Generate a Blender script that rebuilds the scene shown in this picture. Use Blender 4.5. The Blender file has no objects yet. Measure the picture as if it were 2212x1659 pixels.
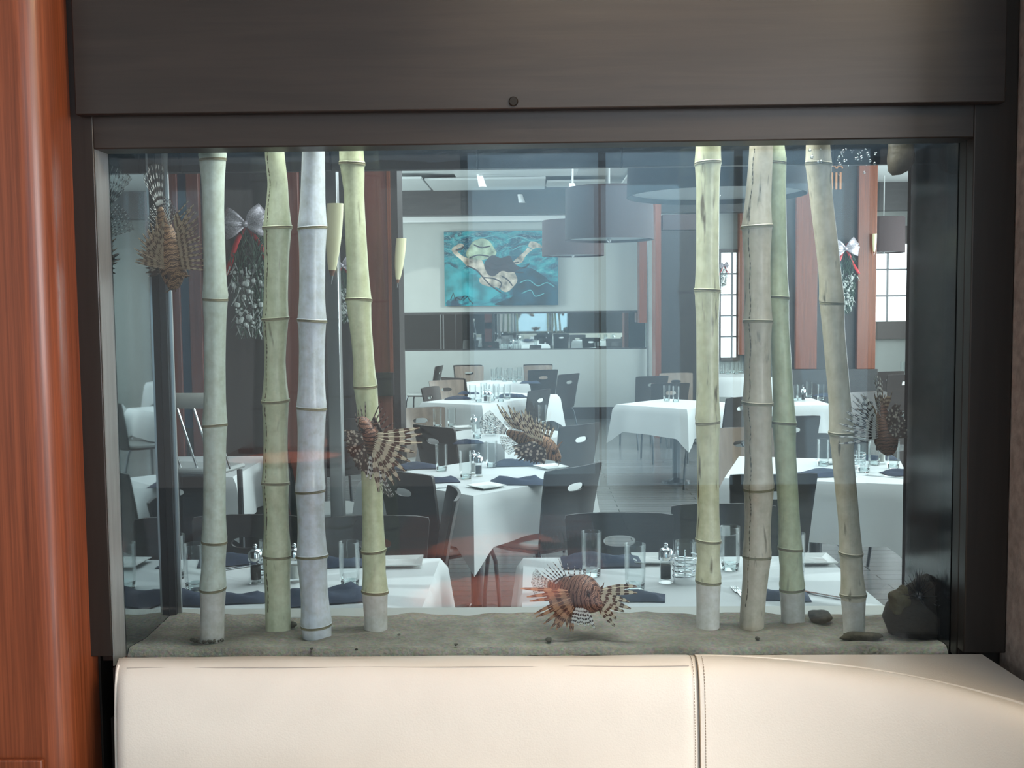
import bpy, math, random
from mathutils import Vector, Matrix
SC = bpy.context.scene
COL = SC.collection
PI = math.pi
# ------------------------------------------------------------------ camera
F, W, H = 2300.0, 2212.0, 1659.0
CAM = Vector((0.0, 0.0, 1.65))
YAW, PITCH, ROLL = math.radians(1.1), math.radians(4.0), 0.0101
FWD = Vector((-math.sin(YAW)*math.cos(PITCH), math.cos(YAW)*math.cos(PITCH), -math.sin(PITCH)))
_R = Vector((math.cos(YAW), math.sin(YAW), 0)); _U = _R.cross(FWD)
RGT = _R*math.cos(ROLL) - _U*math.sin(ROLL)
UPV = _U*math.cos(ROLL) + _R*math.sin(ROLL)
cam = bpy.data.cameras.new('camera'); camo = bpy.data.objects.new('camera', cam); COL.objects.link(camo)
cam.sensor_width = 36.0; cam.lens = 36.0*F/W; cam.clip_start = .05; cam.clip_end = 100
camo.matrix_world = Matrix((( RGT.x, UPV.x, -FWD.x, CAM.x), (RGT.y, UPV.y, -FWD.y, CAM.y), (RGT.z, UPV.z, -FWD.z, CAM.z), (0, 0, 0, 1)))
SC.camera = camo

def ray(px, py): return FWD*F + RGT*(px - W/2) + UPV*(H/2 - py)
def P(px, py, Y):
    d = ray(px, py); return CAM + d*((Y - CAM.y)/d.y)
def Pz(px, py, z):
    d = ray(px, py); return CAM + d*((z - CAM.z)/d.z)

# ------------------------------------------------------------------ world, lights, exposure
SC.view_settings.view_transform = 'Standard'; SC.view_settings.look = 'None'
SC.view_settings.exposure = 0.0; SC.view_settings.gamma = 1.0; SC.view_settings.use_curve_mapping = False
cy = SC.cycles
cy.max_bounces = 8; cy.diffuse_bounces = 3; cy.glossy_bounces = 4; cy.transmission_bounces = 6
cy.transparent_max_bounces = 40; cy.caustics_reflective = False; cy.caustics_refractive = False
cy.sample_clamp_indirect = 3.0; cy.use_denoising = True
wd = bpy.data.worlds.new('world'); SC.world = wd; wd.use_nodes = True
wd.node_tree.nodes['Background'].inputs[0].default_value = (1.0, .985, .965, 1)
wd.node_tree.nodes['Background'].inputs[1].default_value = 0.50

def area(name, loc, target, sx, sy, power, color):
    l = bpy.data.lights.new(name, 'AREA'); l.shape = 'RECTANGLE'; l.size = sx; l.size_y = sy
    l.energy = power; l.color = color
    o = bpy.data.objects.new(name, l); COL.objects.link(o); o.location = loc
    o.rotation_euler = (Vector(target) - Vector(loc)).to_track_quat('-Z', 'Y').to_euler()
    return o
def spot(name, loc, target, power, color, ang, blend=.5, r=.05):
    l = bpy.data.lights.new(name, 'SPOT'); l.energy = power; l.color = color; l.spot_size = math.radians(ang); l.spot_blend = blend; l.shadow_soft_size = r
    o = bpy.data.objects.new(name, l); COL.objects.link(o); o.location = loc
    o.rotation_euler = (Vector(target) - Vector(loc)).to_track_quat('-Z', 'Y').to_euler()
    return o
# dining room daylight: windows down the right side, the far windows and added unseen ceiling fill
area('daylight_right_near', (5.6, 5.5, 2.0), (0, 6.5, .8), 3.4, 2.0, 180, (.85, .965, .975))
area('daylight_right_far', (5.6, 11.0, 2.0), (0, 12.0, .9), 4.5, 2.0, 190, (.85, .965, .975))
area('daylight_left_far', (-4.6, 12.5, 2.1), (0, 13.5, .9), 3.0, 2.0, 270, (.85, .965, .975))
area('ceiling_fill_near', (.6, 5.2, 3.3), (.6, 5.2, 0), 3.0, 3.5, 95, (.86, .96, 1.0))
area('ceiling_fill_far', (.6, 11.5, 3.3), (.6, 11.5, 0), 4.0, 5.0, 135, (.86, .96, 1.0))
spot('sun_patch', (3.6, 9.5, 3.2), (-1.50, 15.9, 1.80), 900, (1, .98, .92), 7, .15, .02)
spot('sun_on_second_table', (.4, -2.9, 3.3), (-1.52, -1.62, .75), 3800, (1.0, .93, .82), 9, .2, .02)
area('floor_haze_fill', (1.2, -4.0, 3.36), (1.2, -3.6, 0), 3.2, .5, 60, (.74, .90, 1.0))  # added unseen lamp, brightens the front floor to haze the glass
# aquarium hood lamp
area('aquarium_lamp', (.05, 2.60, 2.45), (.05, 2.60, 0), 1.85, .22, 30, (.95, 1.0, .97))
# front room: warm ceiling lamp, daylight from the left behind the camera
area('front_daylight', (4.2, -2.2, 2.0), (-.4, 2.4, 1.2), 2.4, 2.0, 255, (.97, .97, 1.0))
area('front_daylight_left', (-4.6, -2.2, 2.0), (-.2, 2.4, 1.2), 2.0, 1.8, 22, (.95, .97, 1.0))
spot('sun_on_booth_table', (1.5, .2, 3.3), (-.14, 1.57, .75), 3800, (1.0, .93, .82), 7.5, .2, .02)
area('front_ceiling', (1.7, 1.0, 3.3), (1.0, 2.0, 0), 1.0, .8, 58, (1.0, .72, .40))
spot('front_downlight', (.12, 1.75, 2.95), (.12, 2.37, 2.2), 34, (1.0, .84, .62), 60, 1.0)

# ------------------------------------------------------------------ materials
def nt(name):
    m = bpy.data.materials.new(name); m.use_nodes = True
    t = m.node_tree; b = t.nodes['Principled BSDF']; return m, t, b
def lk(t, a, b): t.links.new(a, b)
def mat(name, c, rough=.5, metal=0, spec=.5, coat=0, noise=0, nscale=20, bump=0, bscale=80, emis=0):
    m, t, b = nt(name)
    b.inputs['Base Color'].default_value = (*c, 1); b.inputs['Roughness'].default_value = rough
    b.inputs['Metallic'].default_value = metal; b.inputs['Specular IOR Level'].default_value = spec
    b.inputs['Coat Weight'].default_value = coat; b.inputs['Coat Roughness'].default_value = .12
    tc = t.nodes.new('ShaderNodeTexCoord')
    if noise:
        n = t.nodes.new('ShaderNodeTexNoise'); n.inputs['Scale'].default_value = nscale; n.inputs['Detail'].default_value = 6
        lk(t, tc.outputs['Object'], n.inputs['Vector'])
        r = t.nodes.new('ShaderNodeMapRange'); r.inputs['From Min'].default_value = .3; r.inputs['From Max'].default_value = .7
        r.inputs['To Min'].default_value = 1 - noise; r.inputs['To Max'].default_value = 1 + noise
        lk(t, n.outputs['Fac'], r.inputs['Value'])
        mx = t.nodes.new('ShaderNodeMix'); mx.data_type = 'RGBA'; mx.blend_type = 'MULTIPLY'; mx.inputs['Factor'].default_value = 1
        mx.inputs[6].default_value = (*c, 1); lk(t, r.outputs['Result'], mx.inputs[7]); lk(t, mx.outputs[2], b.inputs['Base Color'])
    if bump:
        n = t.nodes.new('ShaderNodeTexNoise'); n.inputs['Scale'].default_value = bscale; n.inputs['Detail'].default_value = 4
        lk(t, tc.outputs['Object'], n.inputs['Vector'])
        bp = t.nodes.new('ShaderNodeBump'); bp.inputs['Strength'].default_value = bump; bp.inputs['Distance'].default_value = .01
        lk(t, n.outputs['Fac'], bp.inputs['Height']); lk(t, bp.outputs['Normal'], b.inputs['Normal'])
    if emis:
        b.inputs['Emission Color'].default_value = (*c, 1); b.inputs['Emission Strength'].default_value = emis
    return m
def ramp(t, stops):
    r = t.nodes.new('ShaderNodeValToRGB'); e = r.color_ramp.elements
    while len(e) < len(stops): e.new(.5)
    for i, (p, c) in enumerate(stops): e[i].position = p; e[i].color = (*c, 1)
    return r
def wood(name, c1, c2, scale=(40, 40, 2.5), rough=.4, coat=.0, detail=8, bump=.05, coords='Object'):
    m, t, b = nt(name)
    tc = t.nodes.new('ShaderNodeTexCoord'); mp = t.nodes.new('ShaderNodeMapping'); mp.inputs['Scale'].default_value = scale
    lk(t, tc.outputs[coords], mp.inputs['Vector'])
    n = t.nodes.new('ShaderNodeTexNoise'); n.inputs['Scale'].default_value = 1; n.inputs['Detail'].default_value = detail
    n.inputs['Distortion'].default_value = .6; n.inputs['Roughness'].default_value = .65
    lk(t, mp.outputs['Vector'], n.inputs['Vector'])
    mid = tuple((a + q)/2 for a, q in zip(c1, c2))
    r = ramp(t, [(.32, c2), (.48, mid), (.62, c1)]); lk(t, n.outputs['Fac'], r.inputs['Fac'])
    lk(t, r.outputs['Color'], b.inputs['Base Color'])
    b.inputs['Roughness'].default_value = rough; b.inputs['Coat Weight'].default_value = coat; b.inputs['Coat Roughness'].default_value = .15
    bp = t.nodes.new('ShaderNodeBump'); bp.inputs['Strength'].default_value = bump; bp.inputs['Distance'].default_value = .004
    lk(t, n.outputs['Fac'], bp.inputs['Height']); lk(t, bp.outputs['Normal'], b.inputs['Normal'])
    return m
def thin_glass(name, tint, refl=.9, film=0.0, filmcol=(.6, .7, .75), blend=.5, rough=.0, base=0.0):
    m = bpy.data.materials.new(name); m.use_nodes = True; t = m.node_tree; t.nodes.clear()
    out = t.nodes.new('ShaderNodeOutputMaterial')
    tr = t.nodes.new('ShaderNodeBsdfTransparent'); tr.inputs[0].default_value = (*tint, 1)
    gl = t.nodes.new('ShaderNodeBsdfGlossy'); gl.inputs['Roughness'].default_value = rough; gl.inputs['Color'].default_value = (refl, refl, refl, 1)
    fr = t.nodes.new('ShaderNodeFresnel'); fr.inputs['IOR'].default_value = 1.45
    ml = t.nodes.new('ShaderNodeMath'); ml.operation = 'MULTIPLY_ADD'; ml.inputs[1].default_value = blend*2; ml.inputs[2].default_value = base; ml.use_clamp = True
    lk(t, fr.outputs[0], ml.inputs[0])
    mx = t.nodes.new('ShaderNodeMixShader'); lk(t, ml.outputs[0], mx.inputs[0]); lk(t, tr.outputs[0], mx.inputs[1]); lk(t, gl.outputs[0], mx.inputs[2])
    last = mx
    if film:
        df = t.nodes.new('ShaderNodeBsdfDiffuse'); df.inputs[0].default_value = (*filmcol, 1)
        tl = t.nodes.new('ShaderNodeBsdfTranslucent'); tl.inputs[0].default_value = (*filmcol, 1)
        ad = t.nodes.new('ShaderNodeMixShader'); ad.inputs[0].default_value = .6; lk(t, df.outputs[0], ad.inputs[1]); lk(t, tl.outputs[0], ad.inputs[2])
        m2 = t.nodes.new('ShaderNodeMixShader'); m2.inputs[0].default_value = film
        lk(t, mx.outputs[0], m2.inputs[1]); lk(t, ad.outputs[0], m2.inputs[2]); last = m2
    lk(t, last.outputs[0], out.inputs[0])
    return m

M = {}
M['cherry'] = wood('cherry_wood', (.27, .070, .026), (.125, .028, .009), (130, 130, 1.6), .38, .14)
M['cherry_dark'] = wood('dark_cherry_wood', (.21, .06, .04), (.14, .035, .025), (45, 45, 1.5), .38, .2)
M['espresso'] = wood('espresso_stained_wood', (.030, .0225, .0185), (.020, .015, .0125), (2.2, 30, 42), .42, .06, bump=.08)
M['espresso_v'] = wood('espresso_stained_wood_upright', (.020, .015, .012), (.014, .0105, .008), (40, 30, 2.2), .4, .1, bump=.08)
M['jamb'] = wood('glare_grey_jamb_wood', (.25, .262, .258), (.17, .18, .177), (60, 40, 2.5), .3, .4, bump=.15)  # dark jamb wood coloured grey to show window glare
M['dark_wall'] = wood('dark_wall_panelling', (.042, .034, .033), (.026, .020, .020), (20, 20, 1.2), .45)
M['dark_beam'] = wood('dark_beam_wood', (.060, .058, .060), (.038, .037, .040), (3, 20, 20), .4)
M['black'] = mat('black_silicone', (.012, .013, .014), .4)
M['steel_trim'] = mat('brushed_steel_trim', (.55, .56, .56), .3, 1)
M['chrome'] = mat('polished_chrome', (.80, .82, .84), .12, 1)
M['white_wall'] = mat('white_wall_paint', (.45, .48, .462), .7, noise=.03, nscale=6)
M['ceiling'] = mat('white_ceiling_paint', (.72, .76, .76), .8)
M['leather'] = mat('cream_leather', (.77, .725, .655), .36, spec=.45, noise=.035, nscale=5, bump=.10, bscale=260)
M['stitch'] = mat('tan_stitching', (.33, .26, .19), .7)
M['white_leather'] = mat('white_leather', (.66, .65, .58), .45)
M['stone'] = mat('brown_grey_plaster', (.32, .275, .245), .85, noise=.25, nscale=40, bump=.3, bscale=60)
M['linen'] = mat('white_linen', (.80, .83, .83), .85, bump=.08, bscale=30)
M['porcelain'] = mat('white_porcelain', (.82, .84, .82), .15)
M['navy'] = mat('navy_cotton', (.030, .045, .085), .85, noise=.2, nscale=30)
M['chair_dark'] = wood('dark_chair_veneer', (.036, .028, .026), (.022, .017, .017), (6, 6, 40), .38, .12)
M['chair_glare_tan'] = wood('glare_tan_chair_veneer', (.30, .23, .18), (.20, .15, .12), (30, 6, 3), .28, .5)  # tan colour stands in for window glare on the dark veneer
M['seat_grey'] = mat('pale_grey_seat_pad', (.42, .44, .43), .6)
M['seat_dark'] = mat('dark_seat_pad', (.04, .04, .045), .6)
M['leg_dark'] = mat('dark_metal_tube', (.10, .11, .12), .25, 1)
M['glass'] = thin_glass('drinking_glass', (.965, .98, .98), 1.0, blend=.22)
M['glass_base'] = thin_glass('thick_glass_base', (.84, .91, .91), 1.0, blend=.5, base=.08)
M['pepper'] = mat('ground_pepper', (.05, .04, .035), .9, noise=.4, nscale=300)
M['salt'] = mat('white_salt', (.80, .80, .76), .9)
M['cream_glass'] = mat('cream_sconce_glass', (.86, .80, .50), .4, emis=.10)
M['tip_wood'] = mat('brown_wood_tip', (.25, .10, .05), .4)
M['shade_brown'] = mat('taupe_fabric_shade', (.085, .060, .064), .8, noise=.1, nscale=60)
M['shade_dark'] = mat('charcoal_fabric_shade', (.042, .046, .056), .8, noise=.1, nscale=60)
M['shade_in'] = mat('white_diffuser', (.62, .66, .68), .5)
M['white_metal'] = mat('white_painted_metal', (.78, .80, .80), .4)
M['needle'] = mat('green_needles', (.045, .085, .055), .8, noise=.4, nscale=50)
M['frost'] = mat('frosted_white_sprigs', (.50, .53, .50), .8)
M['silver_bow'] = mat('silver_glitter_ribbon', (.55, .50, .55), .35, .4, noise=.5, nscale=140)
M['red_ribbon'] = mat('red_ribbon', (.62, .03, .035), .45)
M['mirror'] = mat('mirror_glass', (.74, .80, .80), .015, 1)
M['tank_mirror'] = mat('reflecting_side_glass', (.34, .38, .39), .02, 1)
M['tank_dark'] = mat('dark_side_glass', (.008, .009, .010), .12, 0, .45)
M['skylight'] = mat('bright_daylight_outside', (.93, .98, 1.0), .9, emis=2.2)
M['window_wood'] = mat('grey_brown_window_wood', (.10, .085, .08), .5)
M['muntin'] = mat('grey_muntin', (.30, .31, .33), .5)
M['blue_glass'] = mat('dark_blue_panel', (.022, .045, .085), .15)
M['rock'] = mat('dark_reef_rock', (.022, .019, .016), .9, noise=.4, nscale=25, bump=.6, bscale=35)
M['pebble'] = mat('dark_pebble', (.09, .08, .06), .8, noise=.4, nscale=60)
M['urchin'] = mat('black_urchin_spines', (.012, .012, .016), .4)
M['brown_block'] = mat('brown_weathered_block', (.10, .085, .06), .5, noise=.35, nscale=25, bump=.3, bscale=30)
M['bubble'] = thin_glass('air_bubble', (.95, .98, 1), .95, blend=1.2, base=.1)
M['tank_glass'] = thin_glass('aquarium_glass', (.985, .995, .993), .9, film=.005, filmcol=(.66, .80, .88), blend=.5)
M['water'] = thin_glass('aquarium_water', (.968, .985, .985), .8, film=.014, filmcol=(.46, .67, .92), blend=.02)
M['table_red'] = wood('cherry_table_top', (.55, .13, .06), (.36, .07, .03), (3, 50, 50), .25, .5)

def sand_mat():
    m, t, b = nt('grey_aquarium_sand'); tc = t.nodes.new('ShaderNodeTexCoord')
    n = t.nodes.new('ShaderNodeTexNoise'); n.inputs['Scale'].default_value = 9; n.inputs['Detail'].default_value = 10; n.inputs['Roughness'].default_value = .7
    lk(t, tc.outputs['Object'], n.inputs['Vector'])
    r = ramp(t, [(.30, (.19, .165, .12)), (.5, (.28, .25, .19)), (.7, (.40, .36, .28))]); lk(t, n.outputs['Fac'], r.inputs['Fac'])
    n2 = t.nodes.new('ShaderNodeTexNoise'); n2.inputs['Scale'].default_value = 120; lk(t, tc.outputs['Object'], n2.inputs['Vector'])
    mx = t.nodes.new('ShaderNodeMix'); mx.data_type = 'RGBA'; mx.blend_type = 'OVERLAY'; mx.inputs['Factor'].default_value = .5
    lk(t, r.outputs['Color'], mx.inputs[6]); lk(t, n2.outputs['Color'], mx.inputs[7])
    hs = t.nodes.new('ShaderNodeHueSaturation'); hs.inputs['Saturation'].default_value = .75; lk(t, mx.outputs[2], hs.inputs['Color'])
    lk(t, hs.outputs['Color'], b.inputs['Base Color']); b.inputs['Roughness'].default_value = .95; b.inputs['Specular IOR Level'].default_value = .1
    bp = t.nodes.new('ShaderNodeBump'); bp.inputs['Strength'].default_value = .5; bp.inputs['Distance'].default_value = .01
    lk(t, n2.outputs['Fac'], bp.inputs['Height']); lk(t, bp.outputs['Normal'], b.inputs['Normal']); return m
M['sand'] = sand_mat()
def floor_mat():
    m, t, b = nt('dark_plank_floor'); tc = t.nodes.new('ShaderNodeTexCoord')
    br = t.nodes.new('ShaderNodeTexBrick'); br.inputs['Scale'].default_value = 1; br.inputs['Brick Width'].default_value = 1.4; br.inputs['Row Height'].default_value = .11
    br.inputs['Mortar Size'].default_value = .004; br.inputs['Color1'].default_value = (.150, .155, .155, 1); br.inputs['Color2'].default_value = (.185, .190, .190, 1); br.inputs['Mortar'].default_value = (.02, .018, .018, 1)
    lk(t, tc.outputs['Object'], br.inputs['Vector']); lk(t, br.outputs['Color'], b.inputs['Base Color'])
    b.inputs['Roughness'].default_value = .24; return m
M['floor'] = floor_mat()

def bamboo_mat(name, c1, c2, streak, dark=(.10, .085, .045), coat=.2):
    m, t, b = nt(name); tc = t.nodes.new('ShaderNodeTexCoord')
    mp = t.nodes.new('ShaderNodeMapping'); mp.inputs['Scale'].default_value = (26, 26, 2.2); lk(t, tc.outputs['Object'], mp.inputs['Vector'])
    n = t.nodes.new('ShaderNodeTexNoise'); n.inputs['Scale'].default_value = 1; n.inputs['Detail'].default_value = 7; n.inputs['Roughness'].default_value = .6
    lk(t, mp.outputs['Vector'], n.inputs['Vector'])
    r = ramp(t, [(.34, c2), (.62, c1)]); lk(t, n.outputs['Fac'], r.inputs['Fac'])
    n3 = t.nodes.new('ShaderNodeTexNoise'); n3.inputs['Scale'].default_value = 34; n3.inputs['Detail'].default_value = 8; n3.inputs['Roughness'].default_value = .7
    lk(t, tc.outputs['Object'], n3.inputs['Vector']); r3 = ramp(t, [(.34, (.72, .71, .62)), (.60, (1.04, 1.04, 1.04))]); lk(t, n3.outputs['Fac'], r3.inputs['Fac'])
    m3 = t.nodes.new('ShaderNodeMix'); m3.data_type = 'RGBA'; m3.blend_type = 'MULTIPLY'; m3.inputs['Factor'].default_value = .75
    lk(t, r.outputs['Color'], m3.inputs[6]); lk(t, r3.outputs['Color'], m3.inputs[7])
    # brown nicks and cracks running up the stalk
    mp2 = t.nodes.new('ShaderNodeMapping'); mp2.inputs['Scale'].default_value = (60, 60, 9); lk(t, tc.outputs['Object'], mp2.inputs['Vector'])
    n2 = t.nodes.new('ShaderNodeTexNoise'); n2.inputs['Scale'].default_value = 1; n2.inputs['Detail'].default_value = 3; lk(t, mp2.outputs['Vector'], n2.inputs['Vector'])
    r2 = ramp(t, [(.70 - .10*streak, (0, 0, 0)), (.78 - .08*streak, (1, 1, 1))]); lk(t, n2.outputs['Fac'], r2.inputs['Fac'])
    mx = t.nodes.new('ShaderNodeMix'); mx.data_type = 'RGBA'; mx.inputs[7].default_value = (*dark, 1)
    fm = t.nodes.new('ShaderNodeMath'); fm.operation = 'MULTIPLY'; fm.inputs[1].default_value = min(1, streak*1.3)
    lk(t, r2.outputs['Color'], fm.inputs[0]); lk(t, fm.outputs[0], mx.inputs['Factor']); lk(t, m3.outputs[2], mx.inputs[6])
    lk(t, mx.outputs[2], b.inputs['Base Color']); b.inputs['Roughness'].default_value = .42; b.inputs['Coat Weight'].default_value = coat; b.inputs['Coat Roughness'].default_value = .2
    bp = t.nodes.new('ShaderNodeBump'); bp.inputs['Strength'].default_value = .25; bp.inputs['Distance'].default_value = .004
    lk(t, n.outputs['Fac'], bp.inputs['Height']); lk(t, bp.outputs['Normal'], b.inputs['Normal']); return m

def fish_body_mat(name, light, dark, bands):
    m, t, b = nt(name); uv = t.nodes.new('ShaderNodeUVMap')
    w = t.nodes.new('ShaderNodeTexWave'); w.wave_type = 'BANDS'; w.bands_direction = 'X'; w.inputs['Scale'].default_value = bands
    w.inputs['Distortion'].default_value = 4.5; w.inputs['Detail'].default_value = 3; w.inputs['Detail Scale'].default_value = 2.2
    lk(t, uv.outputs[0], w.inputs['Vector'])
    pale = tuple(min(1, c*1.7 + .05) for c in light)
    r = ramp(t, [(.20, dark), (.36, light), (.46, pale), (.54, light), (.68, dark), (.84, dark), (.95, light)]); lk(t, w.outputs['Fac'], r.inputs['Fac'])
    lk(t, r.outputs['Color'], b.inputs['Base Color']); b.inputs['Roughness'].default_value = .5; return m
def fin_mat(name, light, dark, bands, trans, spots=0.0):
    m = bpy.data.materials.new(name); m.use_nodes = True; t = m.node_tree; b = t.nodes['Principled BSDF']; out = t.nodes['Material Output']
    uv = t.nodes.new('ShaderNodeUVMap'); sp = t.nodes.new('ShaderNodeSeparateXYZ'); lk(t, uv.outputs[0], sp.inputs[0])
    if spots:
        mp = t.nodes.new('ShaderNodeMapping'); mp.inputs['Scale'].default_value = (spots, spots*1.3, 1 if trans else spots); tco = t.nodes.new('ShaderNodeTexCoord'); lk(t, uv.outputs[0] if trans else tco.outputs['Object'], mp.inputs['Vector'])
        v = t.nodes.new('ShaderNodeTexVoronoi'); v.inputs['Scale'].default_value = 1; lk(t, mp.outputs['Vector'], v.inputs['Vector'])
        r = ramp(t, [(.30, dark), (.44, light)]); lk(t, v.outputs['Distance'], r.inputs['Fac'])
    else:
        nz = t.nodes.new('ShaderNodeTexNoise'); nz.inputs['Scale'].default_value = 5; lk(t, uv.outputs[0], nz.inputs['Vector'])
        a = t.nodes.new('ShaderNodeMath'); a.operation = 'MULTIPLY_ADD'; a.inputs[1].default_value = .14; lk(t, nz.outputs['Fac'], a.inputs[0]); lk(t, sp.outputs['X'], a.inputs[2])
        s = t.nodes.new('ShaderNodeMath'); s.operation = 'MULTIPLY'; s.inputs[1].default_value = bands*2*PI; lk(t, a.outputs[0], s.inputs[0])
        c = t.nodes.new('ShaderNodeMath'); c.operation = 'SINE'; lk(t, s.outputs[0], c.inputs[0])
        r = ramp(t, [(.40, light), (.60, dark)])
        q = t.nodes.new('ShaderNodeMath'); q.operation = 'MULTIPLY_ADD'; q.inputs[1].default_value = .5; q.inputs[2].default_value = .5; lk(t, c.outputs[0], q.inputs[0]); lk(t, q.outputs[0], r.inputs['Fac'])
    lk(t, r.outputs['Color'], b.inputs['Base Color']); b.inputs['Roughness'].default_value = .5
    if trans:
        tr = t.nodes.new('ShaderNodeBsdfTransparent'); tr.inputs[0].default_value = (.96, .97, .96, 1)
        mx = t.nodes.new('ShaderNodeMixShader')
        bw = t.nodes.new('ShaderNodeRGBToBW'); lk(t, r.outputs['Color'], bw.inputs[0])
        k = t.nodes.new('ShaderNodeMapRange'); k.inputs['From Min'].default_value = .02; k.inputs['From Max'].default_value = .4; k.inputs['To Min'].default_value = trans*.25; k.inputs['To Max'].default_value = trans
        lk(t, bw.outputs[0], k.inputs['Value']); lk(t, k.outputs[0], mx.inputs[0]); lk(t, b.outputs[0], mx.inputs[1]); lk(t, tr.outputs[0], mx.inputs[2]); lk(t, mx.outputs[0], out.inputs[0])
    return m
M['fish_red'] = fish_body_mat('reddish_striped_skin', (.34, .17, .11), (.050, .020, .015), 4.6)
M['fish_brown'] = fish_body_mat('brown_striped_skin', (.20, .095, .055), (.035, .015, .010), 5.0)
M['fish_gold'] = fish_body_mat('golden_striped_skin', (.40, .23, .12), (.085, .04, .02), 4.4)
M['fin_band'] = fin_mat('banded_fin_rays', (.62, .55, .40), (.10, .045, .025), 4.2, .0)
M['fin_red'] = fin_mat('rusty_banded_fin_rays', (.50, .27, .15), (.14, .05, .025), 3.6, .0)
M['fin_brown'] = fin_mat('tan_banded_fin_rays', (.42, .31, .20), (.12, .065, .035), 4.5, .0)
M['fin_gold_band'] = fin_mat('golden_banded_spines', (.50, .40, .26), (.13, .07, .035), 6, .0)
M['fin_dark'] = fin_mat('dark_banded_spines', (.25, .20, .17), (.03, .018, .014), 4, .0)
M['fin_bw'] = fin_mat('black_white_banded_rays', (.84, .83, .78), (.045, .025, .02), 4.8, .0)
M['fin_mottle'] = fin_mat('mottled_dark_fin', (.050, .028, .018), (.50, .44, .35), 0, 0, 17)
M['fin_clear'] = fin_mat('clear_spotted_fin', (.62, .66, .64), (.05, .045, .045), 0, .72, 14)
M['eye'] = mat('black_fish_eye', (.01, .01, .01), .1)

# ------------------------------------------------------------------ mesh helpers
class MB:
    def __init__(s): s.v = []; s.f = []; s.uv = []; s.mi = []
    def add(s, vs, fs, uvs=None, mi=0):
        o = len(s.v); s.v += [Vector(v) for v in vs]; s.f += [tuple(i + o for i in f) for f in fs]
        s.uv += list(uvs) if uvs else [(0, 0)]*len(vs); s.mi += [mi]*len(fs); return s
    def box(s, x0, x1, y0, y1, z0, z1, mi=0):
        return s.add([(x0,y0,z0),(x1,y0,z0),(x1,y1,z0),(x0,y1,z0),(x0,y0,z1),(x1,y0,z1),(x1,y1,z1),(x0,y1,z1)],
                     [(0,3,2,1),(4,5,6,7),(0,1,5,4),(1,2,6,5),(2,3,7,6),(3,0,4,7)], mi=mi)
    def tube(s, pts, rad, n=10, flat=1.0, up=None, caps=True, mi=0):
        pts = [Vector(p) for p in pts]; k = len(pts)
        if not hasattr(rad, '__len__'): rad = [rad]*k
        vs, fs, uvs = [], [], []; ref = Vector(up) if up else None; prev = None
        for i, p in enumerate(pts):
            d = (pts[min(i+1, k-1)] - pts[max(i-1, 0)]).normalized()
            if prev is None:
                a = ref if ref else (Vector((0, 0, 1)) if abs(d.z) < .9 else Vector((1, 0, 0)))
            else: a = prev
            u = (a - d*a.dot(d)); u = u.normalized() if u.length > 1e-6 else d.orthogonal().normalized()
            prev = u; w = d.cross(u)
            for j in range(n):
                t = 2*PI*j/n; vs.append(p + (u*math.cos(t)*flat + w*math.sin(t))*rad[i]); uvs.append((i/(k-1), j/n))
        for i in range(k-1):
            for j in range(n): fs.append((i*n+j, i*n+(j+1) % n, (i+1)*n+(j+1) % n, (i+1)*n+j))
        if caps: fs.append(tuple(range(n-1, -1, -1))); fs.append(tuple((k-1)*n+j for j in range(n)))
        return s.add(vs, fs, uvs, mi)
    def lathe(s, prof, n=24, c=(0, 0, 0), closed=False, mi=0):
        vs, fs = [], []; k = len(prof)
        for r, z in prof:
            for j in range(n): t = 2*PI*j/n; vs.append((c[0]+r*math.cos(t), c[1]+r*math.sin(t), c[2]+z))
        for i in range(k if closed else k-1):
            for j in range(n):
                a, b2 = i*n, ((i+1) % k)*n; fs.append((a+j, a+(j+1) % n, b2+(j+1) % n, b2+j))
        return s.add(vs, fs, mi=mi)
    def ball(s, c, r, n=10, m=7, mi=0):
        if not hasattr(r, '__len__'): r = (r, r, r)
        vs = [(c[0], c[1], c[2]-r[2])]; fs = []
        for i in range(1, m):
            a = -PI/2 + PI*i/m
            for j in range(n): t = 2*PI*j/n; vs.append((c[0]+r[0]*math.cos(a)*math.cos(t), c[1]+r[1]*math.cos(a)*math.sin(t), c[2]+r[2]*math.sin(a)))
        vs.append((c[0], c[1], c[2]+r[2])); T = len(vs)-1
        for j in range(n):
            fs.append((0, 1+(j+1) % n, 1+j)); fs.append((T, T-n+j, T-n+(j+1) % n))
        for i in range(m-2):
            for j in range(n): a = 1+i*n; fs.append((a+j, a+(j+1) % n, a+n+(j+1) % n, a+n+j))
        return s.add(vs, fs, mi=mi)
    def prism(s, poly, z0, z1, mi=0):
        n = len(poly); vs = [(x, y, z0) for x, y in poly] + [(x, y, z1) for x, y in poly]
        return s.add(vs, [tuple(range(n-1, -1, -1)), tuple(range(n, 2*n))] + [(i, (i+1) % n, n+(i+1) % n, n+i) for i in range(n)], mi=mi)
    def grid(s, rows, uvs=None, mi=0):
        a, b2 = len(rows), len(rows[0])
        return s.add([v for r in rows for v in r], [(i*b2+j, i*b2+j+1, (i+1)*b2+j+1, (i+1)*b2+j) for i in range(a-1) for j in range(b2-1)], uvs or [(i/(a-1), j/(b2-1)) for i in range(a) for j in range(b2)], mi)

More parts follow.
